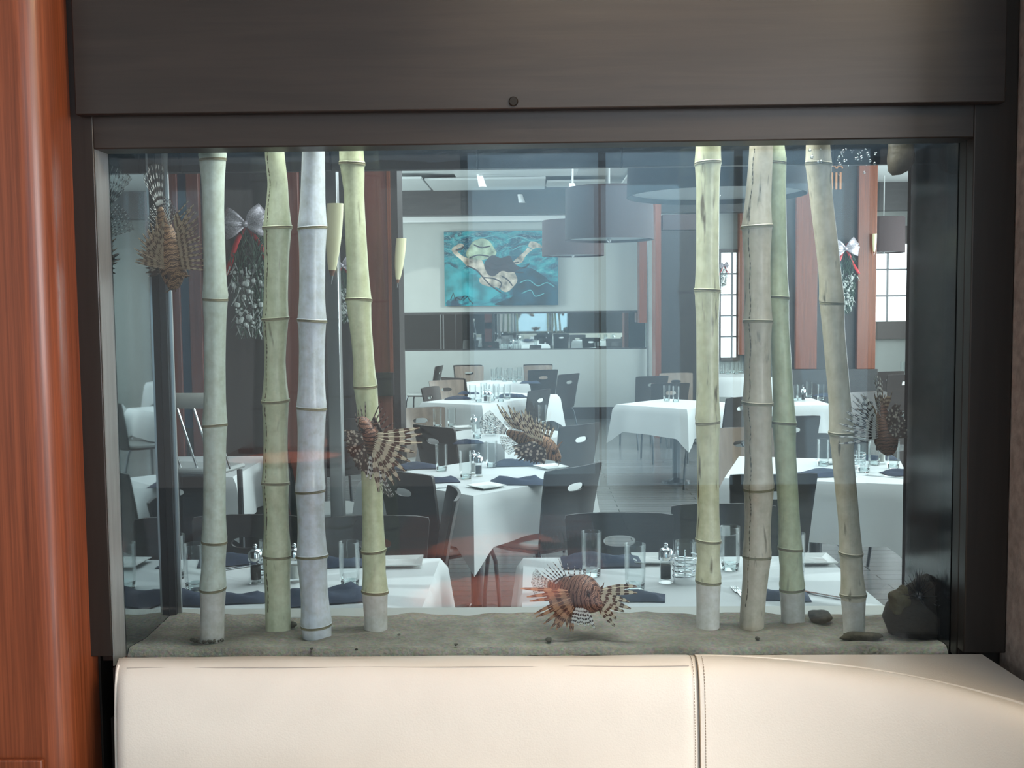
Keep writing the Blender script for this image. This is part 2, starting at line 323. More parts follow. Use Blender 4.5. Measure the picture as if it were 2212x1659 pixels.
def obj(name, mb, m, parent=None, smooth=True, bevel=0, ang=40, solid=0, subdiv=0):
    me = bpy.data.meshes.new(name); me.from_pydata([tuple(v) for v in mb.v], [], mb.f)
    for x in (m if isinstance(m, (list, tuple)) else [m]): me.materials.append(x)
    ul = me.uv_layers.new(name='UVMap')
    for l in me.loops: ul.data[l.index].uv = mb.uv[l.vertex_index]
    for p, i in zip(me.polygons, mb.mi): p.material_index = i
    if smooth:
        me.shade_smooth(); me.set_sharp_from_angle(angle=math.radians(ang))
    me.update()
    o = bpy.data.objects.new(name, me); COL.objects.link(o)
    if parent: o.parent = parent
    if solid: md = o.modifiers.new('solid', 'SOLIDIFY'); md.thickness = solid; md.offset = 0
    if subdiv: md = o.modifiers.new('sub', 'SUBSURF'); md.levels = subdiv; md.render_levels = subdiv
    if bevel: md = o.modifiers.new('bevel', 'BEVEL'); md.width = bevel; md.segments = 2; md.limit_method = 'ANGLE'
    return o
def tag(o, label, cat, group=None, kind=None):
    o['label'] = label; o['category'] = cat
    if group: o['group'] = group
    if kind: o['kind'] = kind
    return o
def thing(name, label, cat, loc=(0, 0, 0), rz=0, group=None):
    o = bpy.data.objects.new(name, None); COL.objects.link(o); o.empty_display_size = .05
    o.location = loc; o.rotation_euler = (0, 0, rz); return tag(o, label, cat, group)
def struct(name, mb, m, label=None, cat=None, parent=None, **k):
    o = obj(name, mb, m, parent, **k)
    if not parent:
        o['kind'] = 'structure'
        if label: o['label'] = label; o['category'] = cat or 'wall'
    return o
def dup(root, loc, rz, label, group=None, scale=None):
    r = root.copy(); COL.objects.link(r); r.location = loc; r.rotation_euler = (0, 0, rz); r['label'] = label
    if group: r['group'] = group
    if scale: r.scale = (scale,)*3
    for ch in list(root.children):
        c = ch.copy(); COL.objects.link(c); c.parent = r
        for g in list(ch.children):
            d = g.copy(); COL.objects.link(d); d.parent = c
    return r
rnd = random.Random(7)

# ================================================================== FRONT WALL AND AQUARIUM
YF, YG, YB = 2.38, 2.453, 2.80           # frame front, front glass, back glass
XL, XR = P(220, 800, YF).x, P(2094, 800, YF).x
ZT, ZS = 2.015, .85                       # top of the opening, sand level
XW0, XW1 = P(158, 600, YF).x - .35, P(2190, 800, YF).x
mb = MB(); mb.box(-6, XL-.045, 2.42, YB-.02, 0, 3.4); mb.box(XR+.045, 6, 2.42, YB-.02, 0, 3.4); mb.box(XL-.04, XR+.04, 2.42, YB-.02, 2.5, 3.4); mb.box(XL-.04, XR+.04, 2.455, YB-.02, 0, .69)
struct('wall_front', mb, M['espresso_v'], 'dark wood wall holding the built-in aquarium')
# cherry wood pillar at the left
xp = P(173, 800, 2.38).x; xc = P(118, 800, 2.12).x
mb = MB(); poly = [(-2.2, 2.418), (-2.2, 2.24)]
r = .055
for k in range(9):
    a = PI/2*k/8; poly.append((xp - r + r*math.sin(a), 2.24 + r - r*math.cos(a)))
poly += [(xp, 2.418)]
mb.prism(poly[::-1], 0, 3.4)
struct('wall_left', mb, M['cherry'], 'reddish cherry wood pillar with rounded corner left of the aquarium', 'pillar', ang=25)
mb = MB(); pb = P(60, 1640, 2.23); mb.box(-2.2, xp-.05, 2.225, 2.239, 0, pb.z)
struct('baseboard_left', mb, M['cherry'], bevel=.004)
# rough plaster edge at the right
xq = P(2196, 800, 2.36).x
mb = MB(); mb.box(xq, xq+1.2, 1.9, 2.418, 0, 3.4)
struct('wall_right', mb, M['stone'], 'rough brown-grey plaster pier at the right edge of the aquarium', 'wall', bevel=.006)

aq = thing('aquarium', 'large built-in aquarium in a dark wood frame with bamboo and lionfish', 'aquarium')
xL0, xR0 = P(158, 800, YF).x - .03, xq
mb = MB(); mb.box(max(XL-.22, xL0), XL, YF, 2.418, .863, 2.62); mb.box(XL-.04, XL, 2.418, 2.46, .84, 2.62); obj('stile', mb, M['espresso_v'], aq, bevel=.003)
mb = MB(); mb.box(XL-.0005, XL+.002, YF+.004, 2.458, .84, 2.03); obj('jamb_glare_face', mb, M['jamb'], aq)['label'] = 'left jamb face, greyed to show window glare'
mb = MB(); mb.box(XR, xR0-.001, YF, 2.418, .863, 2.62); mb.box(XR, XR+.04, 2.418, 2.46, .84, 2.62); obj('stile', mb, M['espresso_v'], aq, bevel=.003)
mb = MB(); mb.box(XL-.001, XR+.001, YF+.0005, 2.46, ZT, 2.62); obj('top_rail', mb, M['espresso'], aq, bevel=.003)
mb = MB(); mb.box(XL, XR, YF, 2.452, .70, .836); obj('bottom_rail', mb, M['espresso'], aq)
mb = MB(); mb.box(XL-.03, XR+.03, YG, YG+.010, .80, 2.10); obj('front_glass', mb, M['tank_glass'], aq, smooth=False)
mb = MB(); mb.box(XL-.03, XR+.03, YB-.010, YB, .76, 2.10); obj('back_glass', mb, M['tank_glass'], aq, smooth=False)
mb = MB(); mb.box(XL-.012, XL, YG+.012, YB-.012, .76, 2.10); obj('side_glass', mb, M['tank_mirror'], aq, smooth=False)['label'] = 'mirroring left side glass'
mb = MB(); mb.box(XR, XR+.012, YG+.012, YB-.012, .76, 2.10); obj('side_glass', mb, M['tank_dark'], aq, smooth=False)['label'] = 'dark right side glass'
xk0, xk1 = XL+.0005, XL+.018
mb = MB(); mb.box(xk0, xk1, YB-.035, YB-.012, .76, 2.10); obj('corner_post', mb, M['black'], aq)
mb = MB(); mb.box(xk1+.0005, xk1+.010, YB-.022, YB-.013, .80, 2.10); obj('corner_trim', mb, M['steel_trim'], aq)
xk = P(1978, 900, YB-.03).x
mb = MB(); mb.box(xk-.004, XR, YB-.035, YB-.012, .76, 2.10); obj('corner_post', mb, M['black'], aq)
zb = P(1100, 366, YB+.01).z
zl = P(1100, 1341, YB+.005).z
for xa, xb_ in ((300, 387), (388, 713), (714, 1030), (1031, 1342), (1343, 1682), (1683, 1800), (1801, 2100)):
    mb = MB(); mb.box(P(xa, 340, YB).x + .0015, P(xb_, 340, YB).x - .0015, YB+.001, YB+.024, zb + (.002 if xa != 1801 else .0), 2.5)
    obj('rear_top_rail', mb, M['dark_beam'], aq, bevel=.002)
mb = MB(); mb.box(XL, XR, YB+.025, YB+.045, zb+.004, 2.5); obj('rear_backing', mb, M['black'], aq)
mb = MB(); mb.box(XL-.05, P(300, 340, YB).x, YB+.001, YB+.05, zb, 2.5); obj('rear_top_rail', mb, M['dark_beam'], aq)
mb = MB(); mb.box(XL-.05, XR+.05, YB+.001, YB+.03, .3, zl-.003); obj('rear_bottom_rail', mb, M['black'], aq)
mb = MB(); mb.box(XL-.03, XR+.03, YF+.03, YB+.04, 2.52, 2.56); obj('hood', mb, M['black'], aq)
mb = MB(); mb.box(XL-.03, XR+.03, YG+.012, YB-.012, .70, .76); obj('tank_floor', mb, M['black'], aq)
# water body with a rippled surface
mb = MB(); x0, x1, y0, y1 = XL+.002, XR-.002, YG+.013, YB-.013; zw = 2.036
n1, n2 = 60, 14
rows = [[(x0+(x1-x0)*i/n1, y0+(y1-y0)*j/n2, zw + .003*math.sin(i*.9+j*.7) + .002*math.sin(i*2.3-j*1.1) + (.004*rnd.random() if i > 50 else 0)) for i in range(n1+1)] for j in range(n2+1)]
mb.grid(rows); mb.add([(x0,y0,.80),(x1,y0,.80),(x1,y0,zw),(x0,y0,zw)], [(0,1,2,3)]); mb.add([(x0,y1,.80),(x1,y1,.80),(x1,y1,zw),(x0,y1,zw)], [(3,2,1,0)])
obj('water', mb, M['water'], aq)
# bubbles at the surface on the right
mb = MB()
for k in range(70):
    q = P(1745+rnd.random()*150, 322+rnd.random()*rnd.random()*60, 2.50+rnd.random()*.2); mb.ball(q, .0012+.0035*rnd.random()**2, 8, 5)
tag(obj('air_bubbles', mb, M['bubble']), 'small air bubbles under the water surface at upper right', 'bubbles', kind='stuff')

# upper access panel
mb = MB(); pz = P(1100, 236, 2.355).z
pn = thing('access_panel', 'wide dark stained wood panel closing the cabinet above the aquarium', 'panel')
mb.box(P(160, 100, 2.36).x, P(2172, 100, 2.36).x, 2.352, 2.379, pz, 2.62); obj('door', mb, M['espresso'], pn, bevel=.003)
mb = MB(); q = P(1109, 219, 2.35)
mb.lathe([(0, .004), (.0085, .004), (.0105, .002), (.0105, -.003), (0, -.003)], 20); o = obj('lock', mb, mat('dark_bronze', (.03, .024, .02), .35, .8), pn); o.rotation_euler = (PI/2, 0, 0); o.location = (q.x, 2.351, q.z)

# sand bed
mb = MB(); rows = []
nx, ny = 130, 26
def sand_h(x, y):
    t = (y-YG)/(YB-YG)
    h = ZS + .006*math.sin(x*5+1)*t + .004*math.sin(x*13+y*9)*t + .003*math.sin(x*29-y*21) - .003 - .006*t
    edge = max(0, 1-(x-XL)/.16); h -= edge*.0*t
    return h + .0015*math.sin(x*61+y*37)
for j in range(ny+1):
    y = YG+.0125+(YB-YG-.026)*j/ny
    rows.append([(XL+.001+(XR-XL-.002)*i/nx, y, (sand_h(XL+(XR-XL)*i/nx, y) if j else .833+.001*math.sin(i*.7)) + .0015*rnd.random()) for i in range(nx+1)])
mb.grid(rows); mb.grid([[Vector((p[0], p[1], .79)) for p in rows[0]], rows[0]]); mb.v = [Vector(v) for v in mb.v]
tag(obj('sand_bed', mb, M['sand'], ang=180), 'grey-brown sand covering the aquarium floor', 'sand', kind='stuff')

# ------------------------------------------------------------------ bamboo
def bamboo(label, pts, basey, m, nodes, top_w, seam=0):
    Y = Pz(pts[-1][0], basey, ZS).y
    r = []; cen = []
    # dense samples along the stalk
    ys = [p[1] for p in pts]
    N = 110; y0, y1 = 285, basey + 14
    for i in range(N+1):
        y = y0 + (y1-y0)*i/N
        for k in range(len(pts)-1):
            if y <= pts[k+1][1] or k == len(pts)-2: break
        a, b2 = pts[k], pts[k+1]; t = (y-a[1])/(b2[1]-a[1]); tc = min(1.15, max(-.3, t)); ts = min(1, max(0, t)); sm = ts*ts*(3-2*ts)
        cx = a[0] + (b2[0]-a[0])*(tc if not 0 <= tc <= 1 else .5*tc+.5*sm); w = a[2] + (b2[2]-a[2])*ts
        mn = 1.0
        dmin = min(abs(y-n) for n in nodes)
        w *= 1 - .10*(1-math.exp(-(dmin/38)**2))           # waist between nodes
        w *= 1 + .055*math.exp(-(dmin/7.0)**2)             # ridge
        for n in nodes:
            if 4 < y-n < 12: w *= .975
        c = P(cx, y, Y); cen.append(c); r.append(w/2/F*(FWD.dot(c-CAM)))
    n = 28; base = cen[-1]
    mb = MB(); vs, fs, uvs = [], [], []
    for i, c in enumerate(cen):
        for j in range(n):
            t = 2*PI*j/n; vs.append((c.x-base.x+r[i]*math.cos(t), c.y-base.y+r[i]*math.sin(t), c.z-base.z + .002*math.sin(3*t+i)*0)); uvs.append((i/N, j/n))
    for i in range(N):
        for j in range(n): fs.append((i*n+j, (i+1)*n+j, (i+1)*n+(j+1) % n, i*n+(j+1) % n))
    fs.append(tuple(range(n))); mb.add(vs, fs, uvs)
    if top_w:
        mb.mi = [1 if (f[0]//n)*(y1-y0)/N + y0 > nodes[-1]+2 else 0 for f in fs[:-1]] + [0]
    root = thing('bamboo_stalk', label, 'bamboo', base, 0, 'bamboo stalks in the aquarium')
    obj('culm', mb, [m, SLEEVE], root, ang=180)
    if seam:
        mb = MB()
        ln, rr = [], []
        for i in range(4, N-5):
            for q in range(3):
                c = cen[i].lerp(cen[i+1], q/3)-base; t = -PI/2 + seam + .05*math.sin(i*.7); ra = r[i]*1.001
                ln.append((c.x+ra*math.cos(t), c.y+ra*math.sin(t), c.z)); rr.append(.0003 + (.0011 if rnd.random() < .5 else 0))
        mb.tube(ln, rr, 5)
        obj('crack', mb, M['crackm'], root)
    for nd in nodes:
        i = min(range(N+1), key=lambda q: abs(y0+(y1-y0)*q/N - nd - 3)); c = cen[i]-base
        mb = MB(); rr = r[i]*1.012; vs = []
        pr = [(rr*.985, .0050), (rr*1.022, .0034), (rr*1.03, .0020), (rr*1.0, .0010), (rr*1.0, .0000), (rr*1.035, -.0012), (rr*1.02, -.0028), (rr*.98, -.0046)]
        ph = rnd.random()*6
        for q, (ra, dz) in enumerate(pr):
            for j in range(28): t = 2*PI*j/28; vs.append((c.x+ra*math.cos(t), c.y+ra*math.sin(t), c.z+dz+.0022*math.sin(t+ph)))
        mb.add(vs, [(q*28+j, q*28+(j+1) % 28, (q+1)*28+(j+1) % 28, (q+1)*28+j) for q in range(7) for j in range(28)], mi=0)
        k2 = len(mb.f); mb.mi = [1 if k2-28*7 + 28*1 <= w < k2-28*7 + 28*6 else 0 for w in range(k2)]
        obj('node_ring', mb, [m, M['ring']], root, ang=180)
    return root
M['crackm'] = mat('dark_brown_seam', (.085, .065, .03), .8)
M['ring'] = mat('brown_node_ring', (.21, .19, .11), .7, noise=.3, nscale=60)
bmB = [bamboo_mat('pale_green_bamboo', (.72, .80, .71), (.58, .66, .56), .30),
       bamboo_mat('olive_bamboo', (.68, .72, .52), (.52, .57, .37), .55),
       bamboo_mat('bleached_bamboo', (.80, .86, .92), (.64, .69, .75), .15, coat=.6),
       bamboo_mat('yellow_green_bamboo', (.70, .74, .50), (.57, .61, .37), .35),
       bamboo_mat('scarred_bamboo', (.76, .76, .54), (.57, .57, .34), .95, (.14, .105, .045)),
       bamboo_mat('brown_bamboo', (.68, .62, .50), (.52, .46, .35), .70),
       bamboo_mat('spring_green_bamboo', (.72, .79, .56), (.58, .65, .41), .35),
       bamboo_mat('straw_bamboo', (.74, .68, .53), (.55, .49, .35), .70)]
SLEEVE = bamboo_mat('greyish_bare_bamboo', (.76, .75, .70), (.62, .60, .55), .12)
BB = [('pale green bamboo stalk farthest left in the aquarium', [(459,325,58),(461,450,50),(465,640,53),(464,780,50),(464,915,52),(463,1165,53),(460,1265,55),(458,1378,57)], 1378, [338,640,915,1165,1265]),
      ('olive bamboo stalk with dotted brown seam, second from the left', [(593,325,46),(600,400,48),(599,490,60),(595,690,55),(594,780,50),(595,865,57),(595,1040,57),(598,1195,60),(601,1355,60)], 1355, [490,690,865,1040,1195]),
      ('bleached bluish white glossy bamboo stalk, third from the left', [(677,325,54),(675,490,62),(674,690,60),(673,878,63),(670,1055,63),(674,1200,65),(684,1366,65)], 1366, [490,690,878,1055,1200,1345]),
      ('leaning yellow-green bamboo stalk behind the centre-left lionfish', [(759,325,55),(765,420,48),(775,650,54),(786,790,50),(797,920,52),(804,1050,50),(807,1190,51),(810,1280,55),(812,1352,55)], 1352, [355,650,830,1190,1275]),
      ('yellow-green bamboo stalk covered in brown scars, right of centre', [(1530,315,57),(1529,350,55),(1528,630,54),(1529,905,53),(1530,1165,52),(1530,1250,54),(1529,1350,55)], 1350, [350,630,905,1165,1250]),
      ('thick brownish bamboo stalk standing against a thinner green one', [(1644,315,55),(1635,490,64),(1637,692,60),(1636,870,63),(1639,1050,64),(1635,1198,60),(1624,1345,58)], 1345, [490,692,870,1050,1198]),
      ('light green bamboo stalk partly behind the thick brownish one', [(1678,315,34),(1680,345,36),(1682,640,43),(1694,915,50),(1707,1185,50),(1711,1265,53),(1713,1350,56)], 1336, [345,640,915,1185,1265]),
      ('straw coloured bamboo stalk leaning right, farthest right in the aquarium', [(1767,310,54),(1768,352,54),(1797,648,52),(1818,935,52),(1838,1195,48),(1843,1283,53),(1845,1371,49)], 1371, [352,648,935,1195,1283])]
for (lab, pts, by, nodes), m, sl, sm in zip(BB, bmB, (1, 0, 0, 1, 1, 0, 1, 1), (0, -.62, 0, 0, 0, -.80, 0, 0)): bamboo(lab, pts, by, m, nodes, sl, sm)

# ------------------------------------------------------------------ rocks, urchins, pebbles
def blob(c, r, seed, rough=.18, n=22, m=14):
    g = random.Random(seed); ph = [g.random()*6.28 for _ in range(8)]
    b = MB(); b.ball((0, 0, 0), 1, n, m)
    for i, v in enumerate(b.v):
        d = 1 + rough*(math.sin(3*v.x+ph[0])*math.cos(2.7*v.y+ph[1]) + .6*math.sin(5.1*v.z+ph[2]+2*v.x) + .4*math.sin(9*v.y+ph[3])*math.sin(8*v.x+ph[4]))
        b.v[i] = Vector((c[0]+v.x*d*r[0], c[1]+v.y*d*r[1], c[2]+v.z*d*r[2]))
    return b
q = P(1985, 1345, 2.62)
rk = blob((0, 0, 0), (.085, .06, .105), 3, .16)
for v in rk.v: k = max(0, v.z)/.105; v.x *= 1-.30*k; v.x += .012*k

o = obj('reef_rock', rk, M['rock'], ang=180); o.location = (q.x, 2.60, .885); tag(o, 'dark reef rock on the sand in the lower right corner', 'rock')
q = P(1941, 1295, 2.58); o = obj('reef_rock', blob((0, 0, 0), (.027, .03, .034), 9, .2), mat('olive_reef_rock', (.12, .105, .055), .9, noise=.4, nscale=40, bump=.5, bscale=50), ang=180); o.location = (q.x, 2.575, q.z)
tag(o, 'small olive knob of rock on top of the dark rock', 'rock')
def urchin(px, py, Y, L, label, seed):
    g = random.Random(seed); c = P(px, py, Y); t = thing('sea_urchin', label, 'sea urchin', c, 0, 'sea urchins by the dark rock')
    b = MB(); b.ball((0, 0, 0), (.02, .02, .016), 14, 8); obj('shell', b, M['urchin'], t)
    b = MB()
    for k in range(70):
        a = g.random()*6.28; e = g.random()*1.9-.35; d = Vector((math.cos(a)*math.cos(e), math.sin(a)*math.cos(e), math.sin(e))); l = L*(.7+.4*g.random())
        b.tube([d*.016, d*l*.6, d*l], [.0016, .0011, .0002], 5)
    obj('spines', b, M['urchin'], t)
urchin(1985, 1290, 2.575, .068, 'black sea urchin with raised spines on top of the rock', 1)
urchin(2046, 1300, 2.56, .062, 'black sea urchin against the dark right side glass', 2)
for px, py, s, lab in ((1185, 1384, .0085, 'round shell-like pebble on the sand below the bottom lionfish'), (862, 1372, .004, 'tiny dark pebble on the sand right of the leaning bamboo'), (673, 1402, .004, 'tiny dark pebble at the front of the sand, below the bleached bamboo'), (985, 1393, .0045, 'small brown pebble on the bare middle of the sand'),
                       (1636, 1380, .006, 'flat brown pebble on the sand below the thick brownish bamboo'), (770, 1404, .004, 'tiny dark pebble at the front of the sand, below the leaning bamboo'), (632, 1352, .012, 'greenish lump of rock between the olive and bleached bamboo'), (1772, 1338, .028, 'low grey rock on the sand behind the two rightmost bamboo')):
    c = Pz(px, py, ZS); o = obj('pebble', blob((0, 0, 0), (s, s, s*.65), int(px), .15, 14, 9), M['pebble'], ang=180); o.location = (c.x, min(c.y, YB-.045), ZS+s*.3); tag(o, lab, 'pebble')
c = Pz(1852, 1378, ZS); o = obj('sea_cucumber', blob((0, 0, 0), (.045, .014, .012), 44, .2, 24, 10), mat('brown_warty_skin', (.075, .062, .035), .9, noise=.4, nscale=60, bump=.5, bscale=90), ang=180); o.location = (c.x+.004, c.y-.008, ZS+.006); tag(o, 'brown lumpy sea cucumber lying at the foot of the rightmost bamboo', 'sea cucumber')
c = Pz(452, 1380, ZS); mb = MB()
for k in range(26):
    a = PI + PI*rnd.random()*1.0; mb.ball((.034*math.cos(a)*(1+.2*rnd.random()), .030*math.sin(a)*(1+.2*rnd.random())*.5, .002*rnd.random()), .0025+.003*rnd.random(), 6, 5)
o = obj('rubble', mb, M['pebble']); o.location = (c.x, c.y-.012, ZS+.001); tag(o, 'dark coral crumbs round the foot of the leftmost bamboo', 'rubble', kind='stuff')
# brown rounded block hanging below the water line in the top right corner
q = P(1946, 340, 2.66); mb = MB()
prof = [(.030, .06), (.031, .02), (.033, -.006), (.030, -.024), (.020, -.038), (.0, -.042)]
mb.lathe(prof, 24); 
for v in mb.v: v.z -= v.x*(-.30) if v.z < -.01 else 0; v.y *= .8
o = obj('wooden_block', mb, M['brown_block'], ang=60); o.location = q; tag(o, 'brown rounded block hanging into the water at the top right corner', 'block')

# ------------------------------------------------------------------ lionfish
def fan_ribbon(mb, base, d, side, L, w, curl, nrm, taper=.25, n=9, root=.35):
    # one feathery ray: a flattened tapering blade
    pts, rad = [], []
    for i in range(n):
        t = i/(n-1); pts.append(base + d*L*t + nrm*(curl*L*t*t))
        rad.append(max(.0004, w*(root+(1-root)*math.sin(min(1, t*1.4)*PI/2))*(1-(t**3)*(1-taper))*.5))
    mb.tube(pts, rad, 6, flat=.10, up=nrm)
PXM = 2.6/F                                   # metres per photo pixel inside the tank
def lionfish(label, head, tail, Yh, Yt, dorsal, body_m, fins, seed, fat=1.0, deep=1.0, tail_len=.34, clear=True):
    g = random.Random(seed); V = Vector
    hp, tp = P(head[0], head[1], Yh), P(tail[0], tail[1], Yt)
    X_ = (hp-tp); L = X_.length/.92; X_.normalize()
    Z = V(dorsal); Z = (Z - X_*Z.dot(X_)).normalized(); Yv = Z.cross(X_)
    c = tp + X_*(.42*L)
    root = thing('lionfish', label, 'fish', (0, 0, 0), 0, 'lionfish in the aquarium')
    MW = Matrix(((X_.x*L, Yv.x*L, Z.x*L, c.x), (X_.y*L, Yv.y*L, Z.y*L, c.y), (X_.z*L, Yv.z*L, Z.z*L, c.z), (0, 0, 0, 1)))
    root.matrix_world = MW; MI = MW.inverted()
    prof = [(.50,.016,.022,-.030),(.488,.040,.044,-.026),(.455,.070,.062,-.018),(.41,.104,.082,-.006),(.355,.140,.098,.010),(.29,.172,.110,.022),(.20,.192,.114,.024),(.08,.190,.106,.014),(-.04,.165,.088,.008),(-.15,.128,.066,.006),(-.25,.092,.046,.004),(-.34,.064,.030,.002),(-.42,.056,.020,0)]
    n = 28; mb = MB(); vs, fs, uvs = [], [], []
    for x, h, w, z in prof:
        for j in range(n):
            t = 2*PI*j/n; s, co = math.sin(t), math.cos(t)
            hh = h*deep*(1+.10*max(0, s)**3*(1 if x > .1 else .3))
            vs.append((x, w*fat*co, z+hh*s)); uvs.append(((x+.42)/.92 + .10*s*max(0, x), abs((j/n*2) % 2 - 1)*.5 + .13*s))
    k = len(prof)
    for i in range(k-1):
        for j in range(n): fs.append((i*n+j, (i+1)*n+j, (i+1)*n+(j+1) % n, i*n+(j+1) % n))
    fs.append(tuple(range(n))); fs.append(tuple((k-1)*n+j for j in range(n-1, -1, -1)))
    mb.add(vs, fs, uvs)
    mb.ball((.452, 0, -.078), (.052, .040*fat, .024), 12, 8)      # jutting lower jaw
    for s in (-1, 1):
        mb.ball((.36, s*.078*fat, .092*deep), (.045, .022, .030), 10, 7)   # brow
    obj('body', mb, body_m, root, ang=180, subdiv=1)
    for s in (-1, 1):
        mb = MB(); mb.ball((.372, s*.094*fat, .070*deep), (.024, .012, .024), 12, 8); obj('eye', mb, M['eye'], root)
        mb = MB(); mb.tube([(.38, s*.070, .115*deep), (.40, s*.09, .17), (.42, s*.085, .22)], [.010, .008, .001], 6); obj('tentacle', mb, body_m, root)
        mb = MB(); mb.tube([(.48, s*.03, -.06), (.51, s*.05, -.10), (.50, s*.06, -.14)], [.008, .006, .001], 6); obj('whisker', mb, body_m, root)
    def slerp(a, b2, t):
        a, b2 = V(a).normalized(), V(b2).normalized(); w = math.acos(max(-1, min(1, a.dot(b2))))
        return a if w < 1e-4 else (a*math.sin((1-t)*w)+b2*math.sin(t*w))/math.sin(w)
    # fans of separate rays: (part, base A px, base B px, depth, first direction, last direction, length px A, B, rays, ray width px, membrane, curl, material)
    for name, pa, pb_, Y, d0, d1, l0, l1, nr, wd, mem, curl, fm in fins:
        mb = MB(); A, B = P(pa[0], pa[1], Y), P(pb_[0], pb_[1], Y); info = []
        for i in range(nr):
            t = i/(nr-1); d = slerp(d0, d1, t); d = (d + V((0, (g.random()-.5)*.22, 0))).normalized()
            l = (l0+(l1-l0)*t)*PXM*(.86+.24*g.random()); b_ = A.lerp(B, t); nrm = V((0, -1, 0)); nrm = (nrm-d*nrm.dot(d)).normalized()
            sd = d.cross(nrm); info.append((b_, d, l, nrm))
            cv = curl*(1 if i < nr*.5 else -.4)+(g.random()-.5)*.12
            pts, rad = [], []
            for q in range(11):
                u = q/10; pts.append(b_ + d*l*u + sd*(cv*l*u*u) + nrm*(.10*l*math.sin(u*PI)*g.random()*.4))
                rad.append(max(.0005, wd*PXM*.5*(.35+.65*math.sin(min(1, u*1.5)*PI/2))*(1-.78*u**2.5)))
            m2 = MB(); m2.tube(pts, rad, 6, flat=.12, up=nrm)
            mb.add(m2.v, m2.f, m2.uv)
            if wd > 5:                                        # pale stiff shaft of the ray
                m2 = MB(); m2.tube([p+nrm*.0012 for p in pts], [.0009*(1-.5*q/10) for q in range(11)], 4); mb.add(m2.v, m2.f, [(.12, .5)]*len(m2.v))
        if mem:
            rows = [[b_ + d*l*mem*q/4 + V((0, .003, 0)) for q in range(5)] for b_, d, l, nn in info]
            mb.grid(rows, [(mem*q/4, i/nr) for i in range(nr) for q in range(5)])
        mb.v = [MI @ v for v in mb.v]; obj(name, mb, fm, root, ang=60)
    def membrane(name, b0, b1, dirs, lens, m, ray_m=None, nr=10):
        mb = MB(); rows = []
        for i in range(nr+1):
            t = i/nr; b = V(b0).lerp(V(b1), t); d = (V(dirs[0]).lerp(V(dirs[1]), t)).normalized(); l = (lens[0]+(lens[1]-lens[0])*t)*(1+.12*math.sin(PI*t))
            rows.append([b + d*l*q/6 + V((0, .012*math.sin(i*1.9)*q/6, 0)) for q in range(7)])
        mb.grid(rows, [(q/6, i/nr) for i in range(nr+1) for q in range(7)], 0)
        for r in rows: mb.tube(r, [.0050, .0046, .004, .0036, .003, .0026, .001], 5, mi=1)
        obj(name, mb, [m, ray_m or M['fin_bw']], root)
    membrane('tail_fin', (-.42, 0, .050), (-.42, 0, -.050), ((-.85, 0, .42), (-.85, 0, -.42)), (tail_len, tail_len), M['fin_clear'])
    if clear:
        membrane('soft_dorsal_fin', (-.16, 0, .125*deep), (-.36, 0, .064), ((-.55, 0, .9), (-1, 0, .45)), (.24, .16), M['fin_clear'], nr=8)
        membrane('anal_fin', (-.12, 0, -.13*deep), (-.34, 0, -.066), ((-.5, 0, -.9), (-1, 0, -.45)), (.27, .16), M['fin_clear'], nr=8)
    return root
TO = Vector((0, -1, 0)); RI = Vector((1, 0, 0)); UP = Vector((0, 0, 1))
lionfish('large golden brown lionfish hanging head down at the left end', (380, 624), (345, 446), 2.585, 2.60, RI*.55+TO*.5, M['fish_gold'], [
    ('pectoral_fin', (352, 545), (356, 580), 2.555, UP*1-RI*.02, -RI*1+UP*.25, 78, 62, 15, 9, .78, .05, M['fin_brown']),
    ('pectoral_fin', (378, 500), (390, 578), 2.545, RI*.62+UP*.72, RI*1-UP*.10, 68, 50, 12, 8, .45, -.10, M['fin_brown']),
    ('dorsal_fin', (372, 470), (392, 565), 2.565, RI*.75+UP*.62, RI*1+UP*.12, 60, 52, 10, 4, .3, -.06, M['fin_gold_band']),
    ('pelvic_fin', (330, 560), (345, 590), 2.57, -RI*1+UP*.3, -RI*.9-UP*.25, 34, 26, 6, 8, .6, .1, M['fin_mottle'])], 11, 1.3, .95, .42)
lionfish('lionfish in front of the leaning bamboo, head up with fins spread', (784, 902), (822, 1022), 2.545, 2.60, RI*.55+TO*.75, M['fish_red'], [
    ('pectoral_fin', (812, 938), (806, 972), 2.525, RI*1+UP*.06, -UP*1+RI*.16, 92, 84, 10, 17, .30, -.10, M['fin_band']),
    ('pectoral_fin', (782, 938), (790, 978), 2.52, -RI*.85+UP*.15, -UP*1-RI*.05, 38, 46, 12, 15, .95, .05, M['fin_mottle']),
    ('dorsal_fin', (800, 915), (822, 955), 2.545, RI*.45+UP*.75, RI*1+UP*.30, 52, 48, 8, 4, .35, -.1, M['fin_dark']),
    ('dorsal_fin', (776, 930), (790, 910), 2.55, -RI*.35+UP*1, RI*.0+UP*1, 46, 40, 4, 4, 0, .1, M['fin_dark']),
    ('pelvic_fin', (800, 985), (818, 990), 2.53, -UP*1-RI*.10, -UP*1+RI*.25, 48, 50, 6, 12, .5, .05, M['fin_bw'])], 12, 1.15, 1.0, .36)
